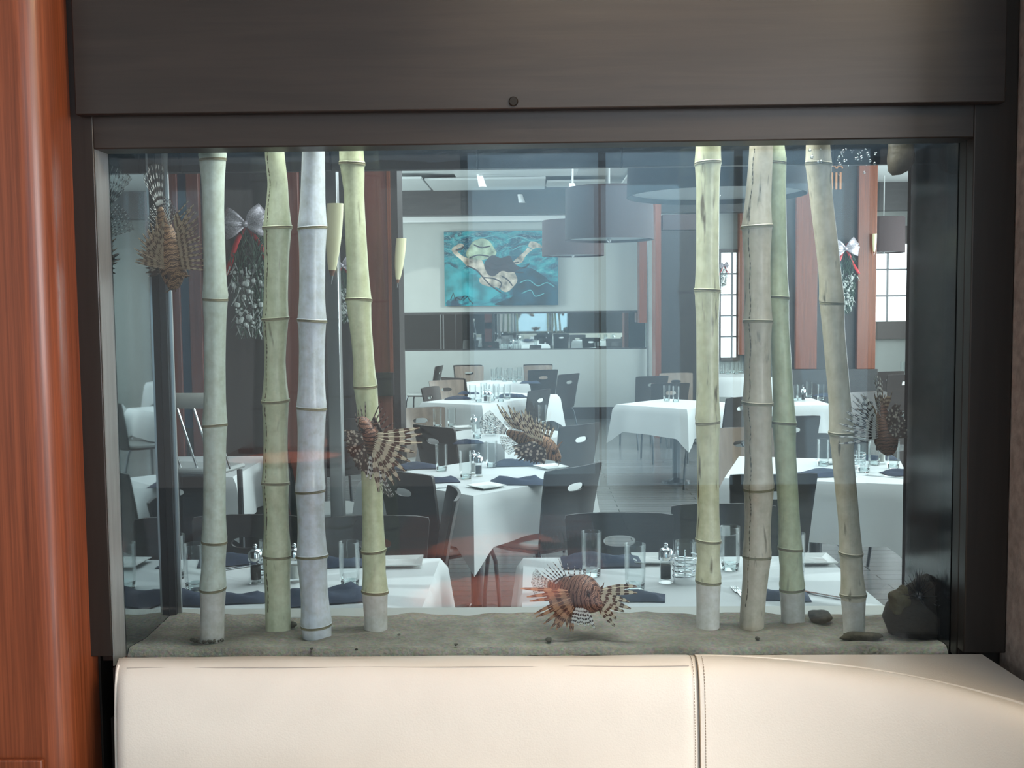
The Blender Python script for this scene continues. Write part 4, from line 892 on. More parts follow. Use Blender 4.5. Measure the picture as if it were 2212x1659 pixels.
# ------------------------------------------------------------------ garlands with bows
def garland(px, py0, py1, Y, label, seed, bowc='silver'):
    g = random.Random(seed); a, b2 = P(px, py0, Y), P(px, py1, Y); h = a.z-b2.z
    t = thing('garland', label, 'garland', (a.x, Y, a.z), 0, 'evergreen swags with bows')
    mb = MB(); mf = MB()
    for k in range(420):
        z = -h*(.12+.86*g.random()); w = h*.17*(1-abs((-z/h)-.5)*.9); x = (g.random()*2-1)*w; y = -.02-.05*g.random()
        d = Vector(((g.random()-.5)*1.4, -.3*g.random(), -.8-.5*g.random())).normalized(); L = h*.085
        (mf if (k % 3 == 0 and z < -h*.42) else mb).tube([(x, y, z), Vector((x, y, z))+d*L], [h*.007, h*.002], 4)
    for k in range(70):
        z = -h*(.50+.46*g.random()); w = h*.13*(1-abs((-z/h)-.6)); mf.ball(((g.random()*2-1)*w, -.05-.03*g.random(), z), h*.016*(.5+g.random()), 6, 4)
    obj('needles', mb, M['needle'], t, smooth=False); obj('sprigs', mf, M['frost'], t)
    mb = MB()
    for sx, sz in ((-1, .45), (1, .75), (-1, -.35), (1, -.2)):
        c = Vector((0, -.07, -h*.12)); d = Vector((sx, 0, sz)).normalized(); n2 = Vector((-d.z, 0, d.x)); L = h*.19; rows = []
        for q in range(7):
            u = q/6; wd = h*.05*(.25+1.1*math.sin(min(1, u*1.15)*PI*.55)); y = -.03*math.sin(u*PI)
            rows.append([c+d*L*u+n2*wd*(w-1)+Vector((0, y-.012*abs(w-1), 0)) for w in (0, .5, 1, 1.5, 2)])
        mb.grid(rows)
    mb.ball((0, -.085, -h*.12), h*.025, 8, 6)
    obj('bow', mb, M['silver_bow'], t, solid=.006)
    mb = MB()
    for sx, l in ((-1, .40), (1, .34), (.3, -.1)):
        rows = [[Vector((sx*h*(.02+.17*q/8)+w*h*.022, -.06-.02*math.sin(q*.9+sx), -h*.13-h*l*q/8)) for w in (-1, 1)] for q in range(9)]
        mb.grid(rows)
    obj('ribbon', mb, M['red_ribbon'], t, solid=.004)
garland(537, 455, 718, YP-.06, 'evergreen swag with silver bow and red ribbon between the two left bamboo', 1)
garland(742, 558, 692, 11.5, 'evergreen swag half hidden behind the leaning bamboo', 2)
garland(1822, 520, 672, YR-.02, 'evergreen swag with red and silver bow between the right cherry pilasters', 3)
garland(1562, 568, 618, 15.75, 'small red and white swag on the bright glazed door', 4)
# orange ornament high on the right dark panel
t = thing('wall_ornament', 'orange ornament of vertical bars and arches high on the right dark panel', 'sign', P(1806, 385, YR-.02))
om = mat('orange_ornament', (.55, .24, .10), .4)
for dx in (-.045, 0, .045):
    mb = MB(); mb.box(dx-.01, dx+.01, -.015, 0, -.12, .06); obj('bar', mb, om, t)
mb = MB()
for dx in (-.035, .035): mb.tube([(dx+.03*math.cos(a), -.008, .10+.03*math.sin(a)) for a in [PI*k/8 for k in range(9)]], .008, 6)
obj('arches', mb, om, t)

# ------------------------------------------------------------------ banquette on the dining side
t = thing('banquette', 'white leather banquette back running along behind the aquarium', 'bench')
zt = Zp(1309, 2.95)
mb = MB(); mb.box(-3, 3, 2.835, 2.955, .40, zt); obj('back', mb, M['white_leather'], t, bevel=.018)
mb = MB(); mb.box(-3, 3, 2.955, 3.32, .08, .40); obj('seat', mb, M['white_leather'], t, bevel=.03)

# ------------------------------------------------------------------ tables with cloths
def cloth(a, b2, drop, seed, amp=1.0):
    g = random.Random(seed); mb = MB(); per = []
    def side(p, q, n):
        for i in range(n): per.append((p[0]+(q[0]-p[0])*i/n, p[1]+(q[1]-p[1])*i/n))
    cs = [(-a, -b2), (a, -b2), (a, b2), (-a, b2)]
    nn = []
    for i in range(4):
        n = 26; p, q = cs[i], cs[(i+1) % 4]; o = ((q[1]-p[1]), -(q[0]-p[0])); l = math.hypot(*o); o = (o[0]/l, o[1]/l)
        for k in range(n):
            u = k/n; per.append((p[0]+(q[0]-p[0])*u, p[1]+(q[1]-p[1])*u)); dc = min(u, 1-u)
            e = max(0, 1-dc/.12)**1.5; dg = ((-1 if (u < .5) else 1)*(q[0]-p[0])/l, (-1 if u < .5 else 1)*(q[1]-p[1])/l)
            nn.append((o[0]+dg[0]*e*.98, o[1]+dg[1]*e*.98, e, u))
    ph = [g.random()*6.28 for _ in range(4)]; K = 8; N = len(per); vs = []; fs = []
    for k in range(K+1):
        t = k/K
        for i, (x, y) in enumerate(per):
            ox, oy, e, u = nn[i]; s = i/26
            wv = (.012*math.sin(s*9+ph[0]) + .008*math.sin(s*17+ph[1]))*t*amp*(1-e)
            fl = (.008 + .022*t)*(1+1.1*e) + wv if k else 0
            fl += (.004*min(1, t*8))
            dz = drop*t*(1+.42*e) + (.01*math.sin(s*5+ph[2]))*t
            vs.append((x+ox*fl, y+oy*fl, -dz if k else 0))
    for k in range(K):
        for i in range(N): fs.append((k*N+i, (k+1)*N+i, (k+1)*N+(i+1) % N, k*N+(i+1) % N))
    vs.append((0, 0, 0)); c = len(vs)-1
    for i in range(N): fs.append((i, (i+1) % N, c))
    mb.add(vs, fs); return mb
def table(cx, cy_, a, b2, rz, drop, label, clabel, seed):
    t = thing('dining_table', label, 'table', (cx, cy_, 0), rz, 'dining tables')
    mb = MB(); mb.box(-a+.004, a-.004, -b2+.004, b2-.004, .715, .746); obj('tabletop', mb, M['chair_dark'], t)
    mb = MB(); mb.lathe([(0, .715), (.10, .715), (.10, .70), (.035, .69), (.035, .05), (.05, .035), (.13, .018), (.14, 0), (0, 0)], 28); obj('pedestal', mb, M['leg_dark'], t)
    o = obj('tablecloth', cloth(a, b2, drop, seed), M['linen'], ang=60); o.location = (cx, cy_, .7495); o.rotation_euler = (0, 0, rz)
    tag(o, clabel, 'tablecloth', 'white tablecloths'); return t
ZC = .7505
lx1, lx0 = Pz(951, 1206, .75).x, Pz(285, 1206, .75).x
yb_, yf_ = Pz(900, 1206, .75).y, 3.10
table((lx0+lx1)/2, (yb_+yf_)/2, (lx1-lx0)/2, (yb_-yf_)/2, 0, .22, 'dining table nearest the aquarium on the left, behind the four left bamboo', 'white cloth on the left of the two tables nearest the aquarium', 1)
rx0, rx1 = Pz(1131, 1207, .75).x, Pz(1787, 1205, .75).x
table((rx0+rx1)/2, (yb_+yf_)/2, (rx1-rx0)/2, (yb_-yf_)/2, 0, .22, 'dining table nearest the aquarium on the right, behind the bottom lionfish', 'white cloth on the right of the two tables nearest the aquarium', 2)
A = math.radians(47)
def diamond(px, py, side, label, clabel, seed, ang=A, drop=.26, side2=None):
    c = Pz(px, py, .75); h = side/2; h2 = (side2 or side)/2; d1 = Vector((math.cos(ang), math.sin(ang), 0)); d2 = Vector((-math.sin(ang), math.cos(ang), 0)); ce = c + d1*h + d2*h2
    table(ce.x, ce.y, h, h2, ang, drop, label, clabel, seed); return ce
T2 = diamond(1023, 1071, .86, 'square dining table in the middle, set cornerwise, second from the aquarium', 'white cloth with hanging corner on the middle table', 3)
TB_ = diamond(1090, 960, .82, 'dining table behind the middle lionfish, third from the aquarium', 'white cloth on the table behind the middle lionfish', 4)
TC_ = diamond(1041, 875, 1.40, 'dining table fourth from the aquarium, in front of the far wall', 'white cloth on the fourth table of the middle row', 5, math.radians(58), .26, .72)
TD_ = diamond(1062, 831, .62, 'dining table standing closest to the far white wall', 'white cloth on the table closest to the far white wall', 6)
c = Pz(1962, 1046, .75); table(c.x-.32, c.y+.53, .46, .43, -.28, .31, 'dining table on the right behind the rightmost bamboo', 'white cloth with falling folds on the right table', 7)
c = Pz(1800, 875, .75); table(c.x-.30, c.y+.38, .30, .38, 0, .26, 'dining table on the right in front of the cherry pilasters', 'white cloth on the table in front of the cherry pilasters', 8)
c = Pz(503, 1030, .75); table(c.x-.44, c.y+.42, .44, .42, 0, .26, 'dining table on the left behind the leftmost bamboo', 'white cloth on the left table behind the leftmost bamboo', 12)
R3 = diamond(1484, 884, .8, 'dining table half hidden by the scarred bamboo', 'white cloth hanging to a point right of the scarred bamboo', 9)
c = Pz(1590, 815, .75); table(c.x+.04, c.y+.4, .42, .4, 0, .26, 'dining table by the bright glazed door', 'white cloth on the table by the bright glazed door', 10)
c = Pz(1985, 815, .75); table(c.x+.15, c.y+.3, .5, .35, 0, .26, 'dining table under the bright window at the far right', 'white cloth on the table under the far right window', 11)

# ------------------------------------------------------------------ chairs
def backrest_mb(w0, w1, z0, z1, thick, slot=True):
    """curved plywood back with an oval hand slot"""
    cz = z1-.105; N = 64; hole, outer = [], []
    for i in range(N):
        t = 2*PI*i/N; ct, st = math.cos(t), math.sin(t)
        hole.append((.062*(abs(ct)**.75)*(1 if ct > 0 else -1), cz+.021*(abs(st)**.9)*(1 if st > 0 else -1)))
        # ray to the outline
        best = 9
        for k in range(1, 400):
            q = k*.002; x, z = ct*q, cz+st*q
            f = (z-z0)/(z1-z0); wv = (w0+(w1-w0)*max(0, min(1, f)))/2
            if abs(x) > wv or z > z1 or z < z0: best = q; break
        outer.append((ct*best, cz+st*best))
    # include the corners
    for cx, czr in ((w1/2, z1), (-w1/2, z1), (w0/2, z0), (-w0/2, z0)):
        i = min(range(N), key=lambda j: (outer[j][0]-cx)**2+(outer[j][1]-czr)**2); outer[i] = (cx*.985, czr-(.004 if czr == z1 else -.004))
    def bend(x, z, off):
        return (x, -.205 - .17*(z-.45) + 1.25*x*x*-1*-.55 + off + .25*max(0, z-.6)**2*-.6, z)
    mb = MB(); ringsF, ringsB = [], []; Q = 7
    for q in range(Q):
        u = q/(Q-1); r = [(h[0]+(o[0]-h[0])*u, h[1]+(o[1]-h[1])*u) for h, o in zip(hole, outer)]
        ringsF.append([bend(x, z, thick/2) for x, z in r]); ringsB.append([bend(x, z, -thick/2) for x, z in r])
    vs = [v for r in ringsF for v in r]+[v for r in ringsB for v in r]; fs = []; mi = []
    for q in range(Q-1):
        for i in range(N):
            a = q*N+i; b2 = q*N+(i+1) % N; c2 = (q+1)*N+(i+1) % N; d = (q+1)*N+i
            fs.append((a, b2, c2, d)); mi.append(1); o = Q*N; fs.append((o+d, o+c2, o+b2, o+a)); mi.append(0)
    o = Q*N
    for i in range(N):
        j = (i+1) % N; e = (Q-1)*N
        fs.append((e+i, e+j, o+e+j, o+e+i)); mi.append(0); fs.append((j, i, o+i, o+j)); mi.append(0)
    mb.v = [Vector(v) for v in vs]; mb.f = fs; mb.mi = mi; mb.uv = [(0, 0)]*len(vs); return mb
def make_chair(front, seat_m):
    t = thing('dining_chair', '-', 'chair')
    obj('backrest', backrest_mb(.37, .42, .44, .86, .014), [M['chair_dark'], front], t, ang=50)
    mb = MB(); s = MB()
    pts = []
    for k in range(28):
        a = 2*PI*k/28; x = .205*math.copysign(abs(math.cos(a))**.55, math.cos(a)); y = .205*math.copysign(abs(math.sin(a))**.55, math.sin(a)); pts.append((x*(1+.06*(y > 0)), y))
    mb.prism(pts, .425, .437); obj('seat', mb, M['chair_dark'], t)
    mb = MB(); mb.prism([(x*.97, y*.97+.005) for x, y in pts], .437, .468); obj('seat_pad', mb, seat_m, t, bevel=.010)
    for sx in (-1, 1):
        mb = MB(); mb.tube([(sx*.17, .17, .43), (sx*.185, .19, .36), (sx*.20, .20, .18), (sx*.205, .205, 0)], .011, 10); obj('leg', mb, M['leg_dark'], t)
        mb = MB(); mb.tube([(sx*.165, -.16, .43), (sx*.175, -.19, .38), (sx*.185, -.23, .20), (sx*.19, -.27, 0)], .011, 10); obj('leg', mb, M['leg_dark'], t)
    return t
PROTO = {'dark': make_chair(M['chair_dark'], M['seat_grey']), 'tan': make_chair(M['chair_glare_tan'], M['seat_grey'])}
used = set()
def chair(px, pyt, ang, label, fin='dark', Y=None, group='dining chairs with slotted backs'):
    """px, pyt: top centre of the backrest in the photo; ang: the way it faces, degrees from straight away"""
    top = P(px, pyt, Y) if Y else Pz(px, pyt, .86)
    a = math.radians(ang); off = Vector((math.sin(a)*.29, -math.cos(a)*.29, 0))
    loc = (top.x-off.x, top.y-off.y, 0); r = PROTO[fin]
    if fin not in used:
        used.add(fin); r.location = loc; r.rotation_euler = (0, 0, a); r['label'] = label; r['group'] = group; return r
    return dup(r, loc, a, label, group)
chair(1340, 1115, 180, 'dark slotted chair at the near right table, above the bottom lionfish')
chair(1580, 1112, 178, 'dark chair at the near right table, between the scarred and brown bamboo')
chair(812, 1113, 181, 'dark chair at the near left table, behind the leaning bamboo')
chair(535, 1113, 180, 'dark chair at the near left table, beside the olive bamboo')
chair(1252, 1008, 46, 'large dark chair seen from behind at the middle table, with white slot')
chair(868, 1018, -43, 'dark chair below the left lionfish, at the left of the middle table')
chair(984, 1062, 98, 'dark chair seen edge-on between the two nearest tables')
chair(1262, 917, 46, 'dark chair right of the middle lionfish, with a narrow white slot')
chair(928, 921, -43, 'dark chair right of the left lionfish, without its slot in view')
chair(905, 880, 203, 'glare-coloured slotted chair just above the left lionfish', 'tan')
chair(1173, 842, 58, 'dark chair with an oval white slot at the right of the fourth table')
chair(922, 836, -110, 'dark slotted chair behind the glare-coloured chairs, at the left of the fourth table')
chair(962, 821, 205, 'glare-coloured chair at the left of the fourth table', 'tan')
chair(1198, 806, 50, 'brown chair angled at the right of the fourth table', 'dark')
chair(1175, 797, 20, 'dark chair at the right of the table closest to the far wall', 'dark', 13.9)
chair(1160, 782, 195, 'glare-coloured chair facing the viewer in front of the far wall, on the right', 'tan', 15.05)
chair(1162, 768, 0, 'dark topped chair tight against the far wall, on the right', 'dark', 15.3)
chair(1012, 793, 195, 'glare-coloured chair facing the viewer in front of the far wall, on the left', 'tan', 15.05)
chair(1010, 776, 0, 'dark topped chair tight against the far wall, on the left', 'dark', 15.3)
chair(954, 774, 80, 'dark chair turned sideways by the far wall', 'dark', 15.2)
chair(982, 808, -43, 'dark chair seen from behind, left of the table closest to the far wall', 'dark', 12.5)
chair(1450, 806, 8, 'dark chair with chrome legs standing left of the scarred bamboo', 'dark', 11.2)
chair(1458, 786, 190, 'glare-coloured chair behind the dark one left of the scarred bamboo', 'tan', 13.0)
chair(1412, 786, 20, 'dark chair standing farthest left of the scarred bamboo', 'dark', 12.4)
chair(1606, 857, 46, 'dark chair seen from behind between the scarred and brown bamboo, higher one')
chair(1642, 938, 186, 'shiny glare-coloured chair at the left edge of the thick brown bamboo', 'tan')
chair(1656, 1014, 3, 'dark blue looking chair right of the light green bamboo, lower one')
chair(1714, 899, 4, 'dark blue looking chair right of the light green bamboo, upper one')
chair(1868, 846, 200, 'brown chair behind the right lionfish', 'dark')
chair(1953, 934, 190, 'dark chair at the far side of the right table')
chair(1927, 788, 20, 'dark chair under the bright window, left one', 'dark', 12.9)
chair(1955, 792, 20, 'dark chair under the bright window, right one', 'dark', 12.3)
chair(596, 962, -70, 'dark chair between the olive and bleached bamboo on the left')
chair(398, 1004, 2, 'dark chair with pale slot behind the leftmost bamboo')
chair(750, 905, 30, 'dark chair left of the leaning bamboo, behind the metal post')

from mathutils.bvhtree import BVHTree
def tri(o, mat_):
    return [mat_ @ v.co for v in o.data.vertices], [tuple(p.vertices) for p in o.data.polygons]
def wm(o):
    m = Matrix.Translation(o.location) @ o.rotation_euler.to_matrix().to_4x4() @ Matrix.Diagonal((*o.scale, 1))
    return wm(o.parent) @ m if o.parent else m
fixed = []
for o in list(COL.objects):
    if o.type == 'MESH':
        top = o
        while top.parent: top = top.parent
        if top.name.split('.')[0] in ('tablecloth', 'dining_table', 'trim_4', 'trim_24', 'trim_25', 'trim_30', 'trim_33', 'trim_29', 'trim_1', 'baseboard_back', 'tall_cabinet'): fixed.append(BVHTree.FromPolygons(*tri(o, wm(o))))
for r in [o for o in COL.objects if o.name.split('.')[0] == 'dining_chair']:
    base = r.location.copy(); a = r.rotation_euler.z; parts = [(o, o.data) for o in r.children]
    for sgn_d in [0] + [k*.02*s for k in range(1, 22) for s in (1,)]:
        r.location = base + Vector((math.sin(a), -math.cos(a), 0))*sgn_d; mw = wm(r)
        mine = [BVHTree.FromPolygons(*tri(o, mw)) for o, _ in parts]
        if not any(m_.overlap(f) for m_ in mine for f in fixed): break
    else: r.location = base; print('STUCK', r.name, r['label'])
    if sgn_d > .05: print('PUSH', r.name, sgn_d, r['label'])
    fixed += mine
# tall chair with pale rail and thin bright spindles
c = P(385, 848, 4.9); t = thing('spindle_chair', 'tall chair with pale top rail and thin shiny spindles left of the leftmost bamboo', 'chair', (c.x, 4.9, 0), math.radians(-12))
zt = c.z; mb = MB(); rows = [[(-.20+.40*i/12, -.03*math.sin(PI*i/12), z) for i in range(13)] for z in (zt-.07, zt)]
mb.grid(rows); obj('top_rail', mb, mat('pale_polished_wood', (.50, .48, .42), .2, coat=.5), t, solid=.025)
for i in range(5):
    x = -.17+.34*i/4; mb = MB(); mb.tube([(x, -.02, zt-.06), (x+.05, .06, zt-.36)], .006, 8); obj('spindle', mb, M['chrome'], t)
mb = MB(); mb.box(-.18, .20, .02, .26, zt-.385, zt-.36); obj('seat', mb, M['seat_grey'], t, bevel=.02)
for sx in (-.16, .18):
    for y in (.05, .23):
        mb = MB(); mb.tube([(sx, y, zt-.39), (sx*1.05, y, 0)], .014, 8); obj('leg', mb, M['leg_dark'], t)

# ------------------------------------------------------------------ table setting
def make_glass():
    mb = MB(); mb.lathe([(.0275, 0), (.031, .003), (.0335, .05), (.0345, .150), (.0335, .1505), (.0322, .148), (.031, .05), (.0285, .024)], 28, mi=0)
    mb.lathe([(0, 0), (.0275, 0)], 28, mi=1); mb.lathe([(.0285, .024), (.02, .019), (0, .018)], 28, mi=1); mb.lathe([(.0278, .001), (.0296, .022)], 28, mi=1)
    o = obj('water_glass', mb, [M['glass'], M['glass_base']], ang=50); return tag(o, '-', 'glass')
GL = make_glass(); gl_used = [False]
def glass(px, py, label, group='water glasses', s=1.0):
    c = Pz(px, py, ZC)
    if not gl_used[0]: o = GL; gl_used[0] = True
    else: o = GL.copy(); COL.objects.link(o)
    o.location = (c.x, c.y, ZC); o.rotation_euler = (0, 0, rnd.random()*6); o.scale = (s, s, s); o['label'] = label; o['group'] = group; return o
def make_mill(fill):
    t = thing('spice_mill', '-', 'mill', group='salt and pepper mills')
    mb = MB(); mb.lathe([(.0, 0), (.0225, 0), (.0225, .012), (.019, .02), (.019, .075), (.0, .075)], 20); obj('glass_body', mb, M['glass'], t)
    mb = MB(); mb.lathe([(0, .013), (.0165, .013), (.0165, .058), (0, .058)], 16); obj('filling', mb, fill, t)
    mb = MB(); mb.lathe([(0, .076), (.0235, .076), (.0235, .104), (.018, .112), (.008, .116), (0, .116)], 20); obj('cap', mb, M['chrome'], t)
    mb = MB(); mb.ball((0, 0, .124), .008, 12, 8); obj('knob', mb, M['chrome'], t); return t
MILL = {'p': make_mill(M['pepper']), 's': make_mill(M['salt'])}; mused = set()
def mill(k, px, py, label):
    c = Pz(px, py, ZC); loc = (c.x, c.y, ZC); r = MILL[k]
    if k not in mused: mused.add(k); r.location = loc; r['label'] = label; return r
    return dup(r, loc, 0, label)
CAD = thing('condiment_caddy', '-', 'caddy', group='wire condiment caddies')
mb = MB(); mb.tube([(.042*math.cos(a), .042*math.sin(a), .012+.075*a/(8*PI)) for a in [8*PI*k/120 for k in range(121)]], .0028, 8); obj('wire_coil', mb, M['chrome'], CAD)
mb = MB()
for k in range(3):
    a = 2*PI*k/3+.5; mb.tube([(.043*math.cos(a), .043*math.sin(a), 0), (.043*math.cos(a), .043*math.sin(a), .095)], .003, 8)
obj('wire_posts', mb, M['chrome'], CAD)
mb = MB(); mb.lathe([(.030, .01), (.0335, .012), (.0345, .135), (.033, .135), (.031, .02), (0, .02)], 24); obj('jar', mb, M['glass'], CAD)
cad_used = [False]
def caddy(px, py, label):
    c = Pz(px, py, ZC)
    if not cad_used[0]: cad_used[0] = True; CAD.location = (c.x, c.y, ZC); CAD['label'] = label; return CAD
    return dup(CAD, (c.x, c.y, ZC), rnd.random(), label)
def napkin_mb(seed):
    g = random.Random(seed); a = .105; b2 = .062; rows = []
    for i in range(13):
        r = []
        for j in range(9):
            u, v = i/12, j/8; e = min(1, min(u, 1-u)*6)*min(1, min(v, 1-v)*5)
            r.append(((u-.5)*2*a, (v-.5)*2*b2*(1+.12*math.sin(u*5+seed)), .003+e*(.014+.006*math.sin(u*9+v*5+seed)+.004*g.random())))
        rows.append(r)
    mb = MB(); mb.grid(rows)
    n = len(mb.v); mb.add([(-a, -b2, 0), (a, -b2, 0), (a, b2, 0), (-a, b2, 0)], [(3, 2, 1, 0)])
    return mb
NAP = [bpy.data.meshes.new('n') for _ in range(0)]; nap_proto = {}
def napkin(px, py, rz, label, k=0, s=1.0):
    c = Pz(px, py, ZC)
    if k not in nap_proto: o = obj('napkin', napkin_mb(k), M['navy'], ang=60); nap_proto[k] = o
    else: o = nap_proto[k].copy(); COL.objects.link(o)
    o.location = (c.x, c.y, ZC); o.rotation_euler = (0, 0, math.radians(rz)); o.scale = (s, s, s); return tag(o, label, 'napkin', 'navy napkins')
def plate_mb():
    mb = MB(); a = .075
    def sq(r, z): return [(-r, -r, z), (r, -r, z), (r, r, z), (-r, r, z)]
    lv = [sq(.05, 0), sq(a, .012), sq(a, .015), sq(.052, .005)]
    vs = [p for q in lv for p in q]; fs = [(3, 2, 1, 0), (12, 13, 14, 15)]
    for k in range(3):
        for i in range(4): fs.append((k*4+i, k*4+(i+1) % 4, (k+1)*4+(i+1) % 4, (k+1)*4+i))
    mb.add(vs, fs); return mb
pl = []
def plate(px, py, rz, label):
    c = Pz(px, py, ZC)
    if not pl: o = obj('side_plate', plate_mb(), M['porcelain'], bevel=.002); pl.append(o)
    else: o = pl[0].copy(); COL.objects.link(o)
    o.location = (c.x, c.y, ZC); o.rotation_euler = (0, 0, math.radians(rz)); return tag(o, label, 'plate', 'square white side plates')
def fork_mb():
    mb = MB(); mb.box(-.10, .03, -.005, .005, .001, .003); mb.box(.03, .055, -.011, .011, .001, .0035)
    for y in (-.009, -.003, .003, .009): mb.box(.055, .10, y-.0013, y+.0013, .001, .003)
    return mb
def knife_mb():
    mb = MB(); mb.prism([(-.11, -.007), (-.02, -.006), (-.01, -.008), (.08, -.009), (.105, -.002), (.108, .004), (-.02, .006), (-.11, .008)], .001, .004); return mb
cut = {}
def cutlery(kind, px, py, rz, label):
    c = Pz(px, py, ZC)
    if kind not in cut: o = obj(kind, fork_mb() if kind == 'fork' else knife_mb(), M['chrome'], smooth=False); cut[kind] = o
    else: o = cut[kind].copy(); COL.objects.link(o)
    o.location = (c.x, c.y, ZC+.0005); o.rotation_euler = (0, 0, math.radians(rz)); return tag(o, label, kind, 'cutlery on the white cloths')
# near left table
glass(380, 1249, 'water glass on the near left table, between the aquarium corner and the leftmost bamboo')
glass(421, 1273, 'water glass on the near left table, touching the edge of the leftmost bamboo')
glass(756, 1268, 'water glass on the near left table, between the bleached and leaning bamboo')
mill('p', 553, 1259, 'pepper mill with dark filling left of the olive bamboo')
caddy(583, 1252, 'wire caddy half hidden behind the olive bamboo')
mill('s', 637, 1257, 'salt mill with white filling between the olive and bleached bamboo')
napkin(300, 1296, 8, 'navy napkin at the left end of the near left table', 0, 1.25)
napkin(400, 1297, -6, 'navy napkin left of the foot of the leftmost bamboo', 1, 1.2)
napkin(510, 1296, 10, 'crumpled navy napkin between the leftmost and olive bamboo', 2, .9)
napkin(500, 1214, 14, 'navy napkin at the far edge of the near left table, right of the leftmost bamboo', 0, 1.1)
napkin(700, 1293, 20, 'navy napkin in front of the water glass beside the bleached bamboo', 3, 1.35)
napkin(722, 1219, 4, 'navy napkin at the far edge of the near left table, right of the bleached bamboo', 1, 1.0)
plate(868, 1218, 4, 'square white plate at the right end of the near left table')
cutlery('fork', 640, 1284, 78, 'fork on white cloth between the olive and bleached bamboo')
cutlery('knife', 520, 1226, 40, 'knife on the near left table right of the leftmost bamboo')
# near right table
glass(1278, 1243, 'water glass above the bottom lionfish on the near right table')
glass(1372, 1275, 'water glass right of the bottom lionfish on the near right table')
glass(1577, 1230, 'water glass between the scarred and the brown bamboo')
glass(1716, 1248, 'water glass hidden behind the light green bamboo, only its right edge showing')
mill('p', 1438, 1258, 'pepper mill on the near right table left of the wire caddy')
caddy(1481, 1256, 'wire caddy with glass jar left of the scarred bamboo')
napkin(1300, 1216, 2, 'navy napkin behind the glass above the bottom lionfish', 1, 1.35)
napkin(1378, 1291, -8, 'navy napkin at the foot of the glass right of the bottom lionfish', 0, .8)
napkin(1680, 1288, -6, 'navy napkin between the brown and light green bamboo', 3, .9)
plate(1412, 1212, 0, 'square white plate on the near right table behind the pepper mill')
plate(1752, 1213, 0, 'square white plate at the right end of the near right table')
cutlery('knife', 1768, 1285, -40, 'knife on white cloth right of the light green bamboo')
cutlery('fork', 1600, 1286, 92, 'fork at the left edge of the brown bamboo')
# middle table
glass(954, 1017, 'water glass at the left of the middle table')
glass(1006, 1034, 'water glass in the middle of the middle table, left of the mills')
glass(1062, 1009, 'water glass below the tail of the middle lionfish')
mill('s', 1024, 1024, 'salt mill on the middle table'); mill('p', 1034, 1029, 'pepper mill on the middle table, right beside the salt mill')
napkin(1116, 1004, 0, 'navy napkin just below the middle lionfish', 1, 1.3)
napkin(1116, 1043, -4, 'navy napkin at the right front of the middle table', 3, 1.35)
napkin(944, 1040, 12, 'crumpled navy napkin at the left corner of the middle table', 2, 1.1)
napkin(900, 1010, 0, 'navy napkin at the left edge of the middle table near the left lionfish', 0, 1.2)
plate(1050, 1053, 40, 'square white plate at the front corner of the middle table')
plate(1190, 1011, 30, 'square white plate at the right of the middle table')
cutlery('knife', 948, 1055, 30, 'knife at the left front edge of the middle table')
# third table
glass(945, 924, 'left one of two water glasses in front of the glare-coloured slotted chair')
glass(976, 922, 'right one of two water glasses in front of the glare-coloured slotted chair')
glass(1031, 946, 'water glass left of the caddy on the third table')
caddy(1062, 941, 'wire caddy on the third table behind the tail of the middle lionfish')
mill('s', 1024, 934, 'salt mill on the third table')
napkin(1010, 957, 10, 'navy napkin at the front of the third table', 0); plate(1000, 925, 20, 'square white plate on the third table')
glass(1172, 916, 'water glass behind the raised fins of the middle lionfish'); 
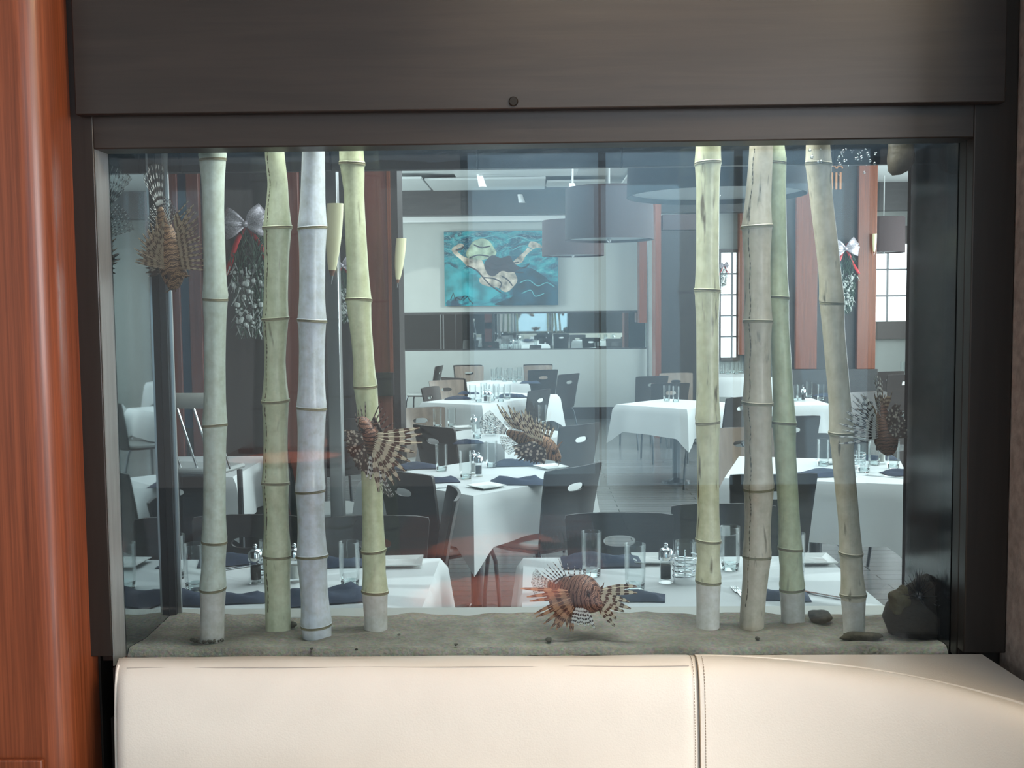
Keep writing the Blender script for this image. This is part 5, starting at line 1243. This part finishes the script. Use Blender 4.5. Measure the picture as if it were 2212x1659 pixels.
# fourth table
gf = 'glassware crowded on the fourth table'
for i, (px, py) in enumerate(((1021, 864), (1034, 868), (1052, 862), (1063, 866), (1072, 861), (1082, 868), (1096, 862), (1045, 858))):
    glass(px, py, 'clear water glass in the crowd of glasses on the fourth table of the middle row', gf)
mill('p', 1049, 869, 'pepper mill among the glasses on the fourth table'); mill('s', 1057, 870, 'salt mill among the glasses on the fourth table')
napkin(990, 862, 0, 'navy napkin at the left of the fourth table', 0, 1.3); napkin(1105, 858, 8, 'navy napkin at the right of the fourth table', 1, 1.5); napkin(1012, 851, 0, 'navy napkin at the back of the fourth table', 2, 1.1)
for i, (px, py) in enumerate(((1066, 822), (1078, 818), (1090, 824), (1102, 820), (1112, 826), (1122, 818))):
    glass(px, py, 'clear water glass in the cluster on the table closest to the far wall', 'glassware on the farthest table')
napkin(1145, 828, 0, 'navy napkin on the table closest to the far wall', 3, 1.2)
# right tables
glass(1778, 1006, 'water glass left of the rightmost bamboo on the right table'); glass(1866, 1020, 'water glass just right of the rightmost bamboo'); glass(1929, 1012, 'water glass below the right lionfish'); glass(1888, 1004, 'water glass between two others below the right lionfish')
caddy(1852, 1012, 'wire caddy partly behind the rightmost bamboo'); mill('s', 1905, 1002, 'salt mill on the right table')
napkin(1785, 1026, 4, 'navy napkin left of the rightmost bamboo on the right table', 0, 1.3); napkin(1955, 1024, 6, 'navy napkin at the right end of the right table', 1, 1.1); napkin(1900, 992, 0, 'navy napkin at the far edge of the right table', 3)
plate(1800, 1000, 10, 'square white plate on the right table'); cutlery('knife', 1915, 1030, -30, 'knife on the right table below the right lionfish')
glass(1718, 866, 'left one of the water glasses on the table in front of the cherry pilasters'); glass(1728, 864, 'water glass close beside the leftmost one before the cherry pilasters'); glass(1748, 858, 'farthest water glass on the table before the cherry pilasters'); glass(1773, 864, 'water glass left of the rightmost bamboo, before the cherry pilasters')
mill('p', 1735, 866, 'pepper mill on the table in front of the cherry pilasters'); napkin(1785, 856, 0, 'navy napkin on the table in front of the cherry pilasters', 0, 1.2)
for px, py in ((1560, 806), (1572, 808), (1582, 805), (1590, 808), (1600, 804)): glass(px, py, 'clear water glass on the table by the bright glazed door', 'glassware by the glazed door')
for px, py in ((1950, 806), (1960, 804), (1968, 807)): glass(px, py, 'clear water glass under the bright window at the far right', 'glassware under the far window')
for px, py in ((1440, 866), (1460, 868)): glass(px, py, 'clear water glass on the table left of the scarred bamboo', 'glassware left of the scarred bamboo')
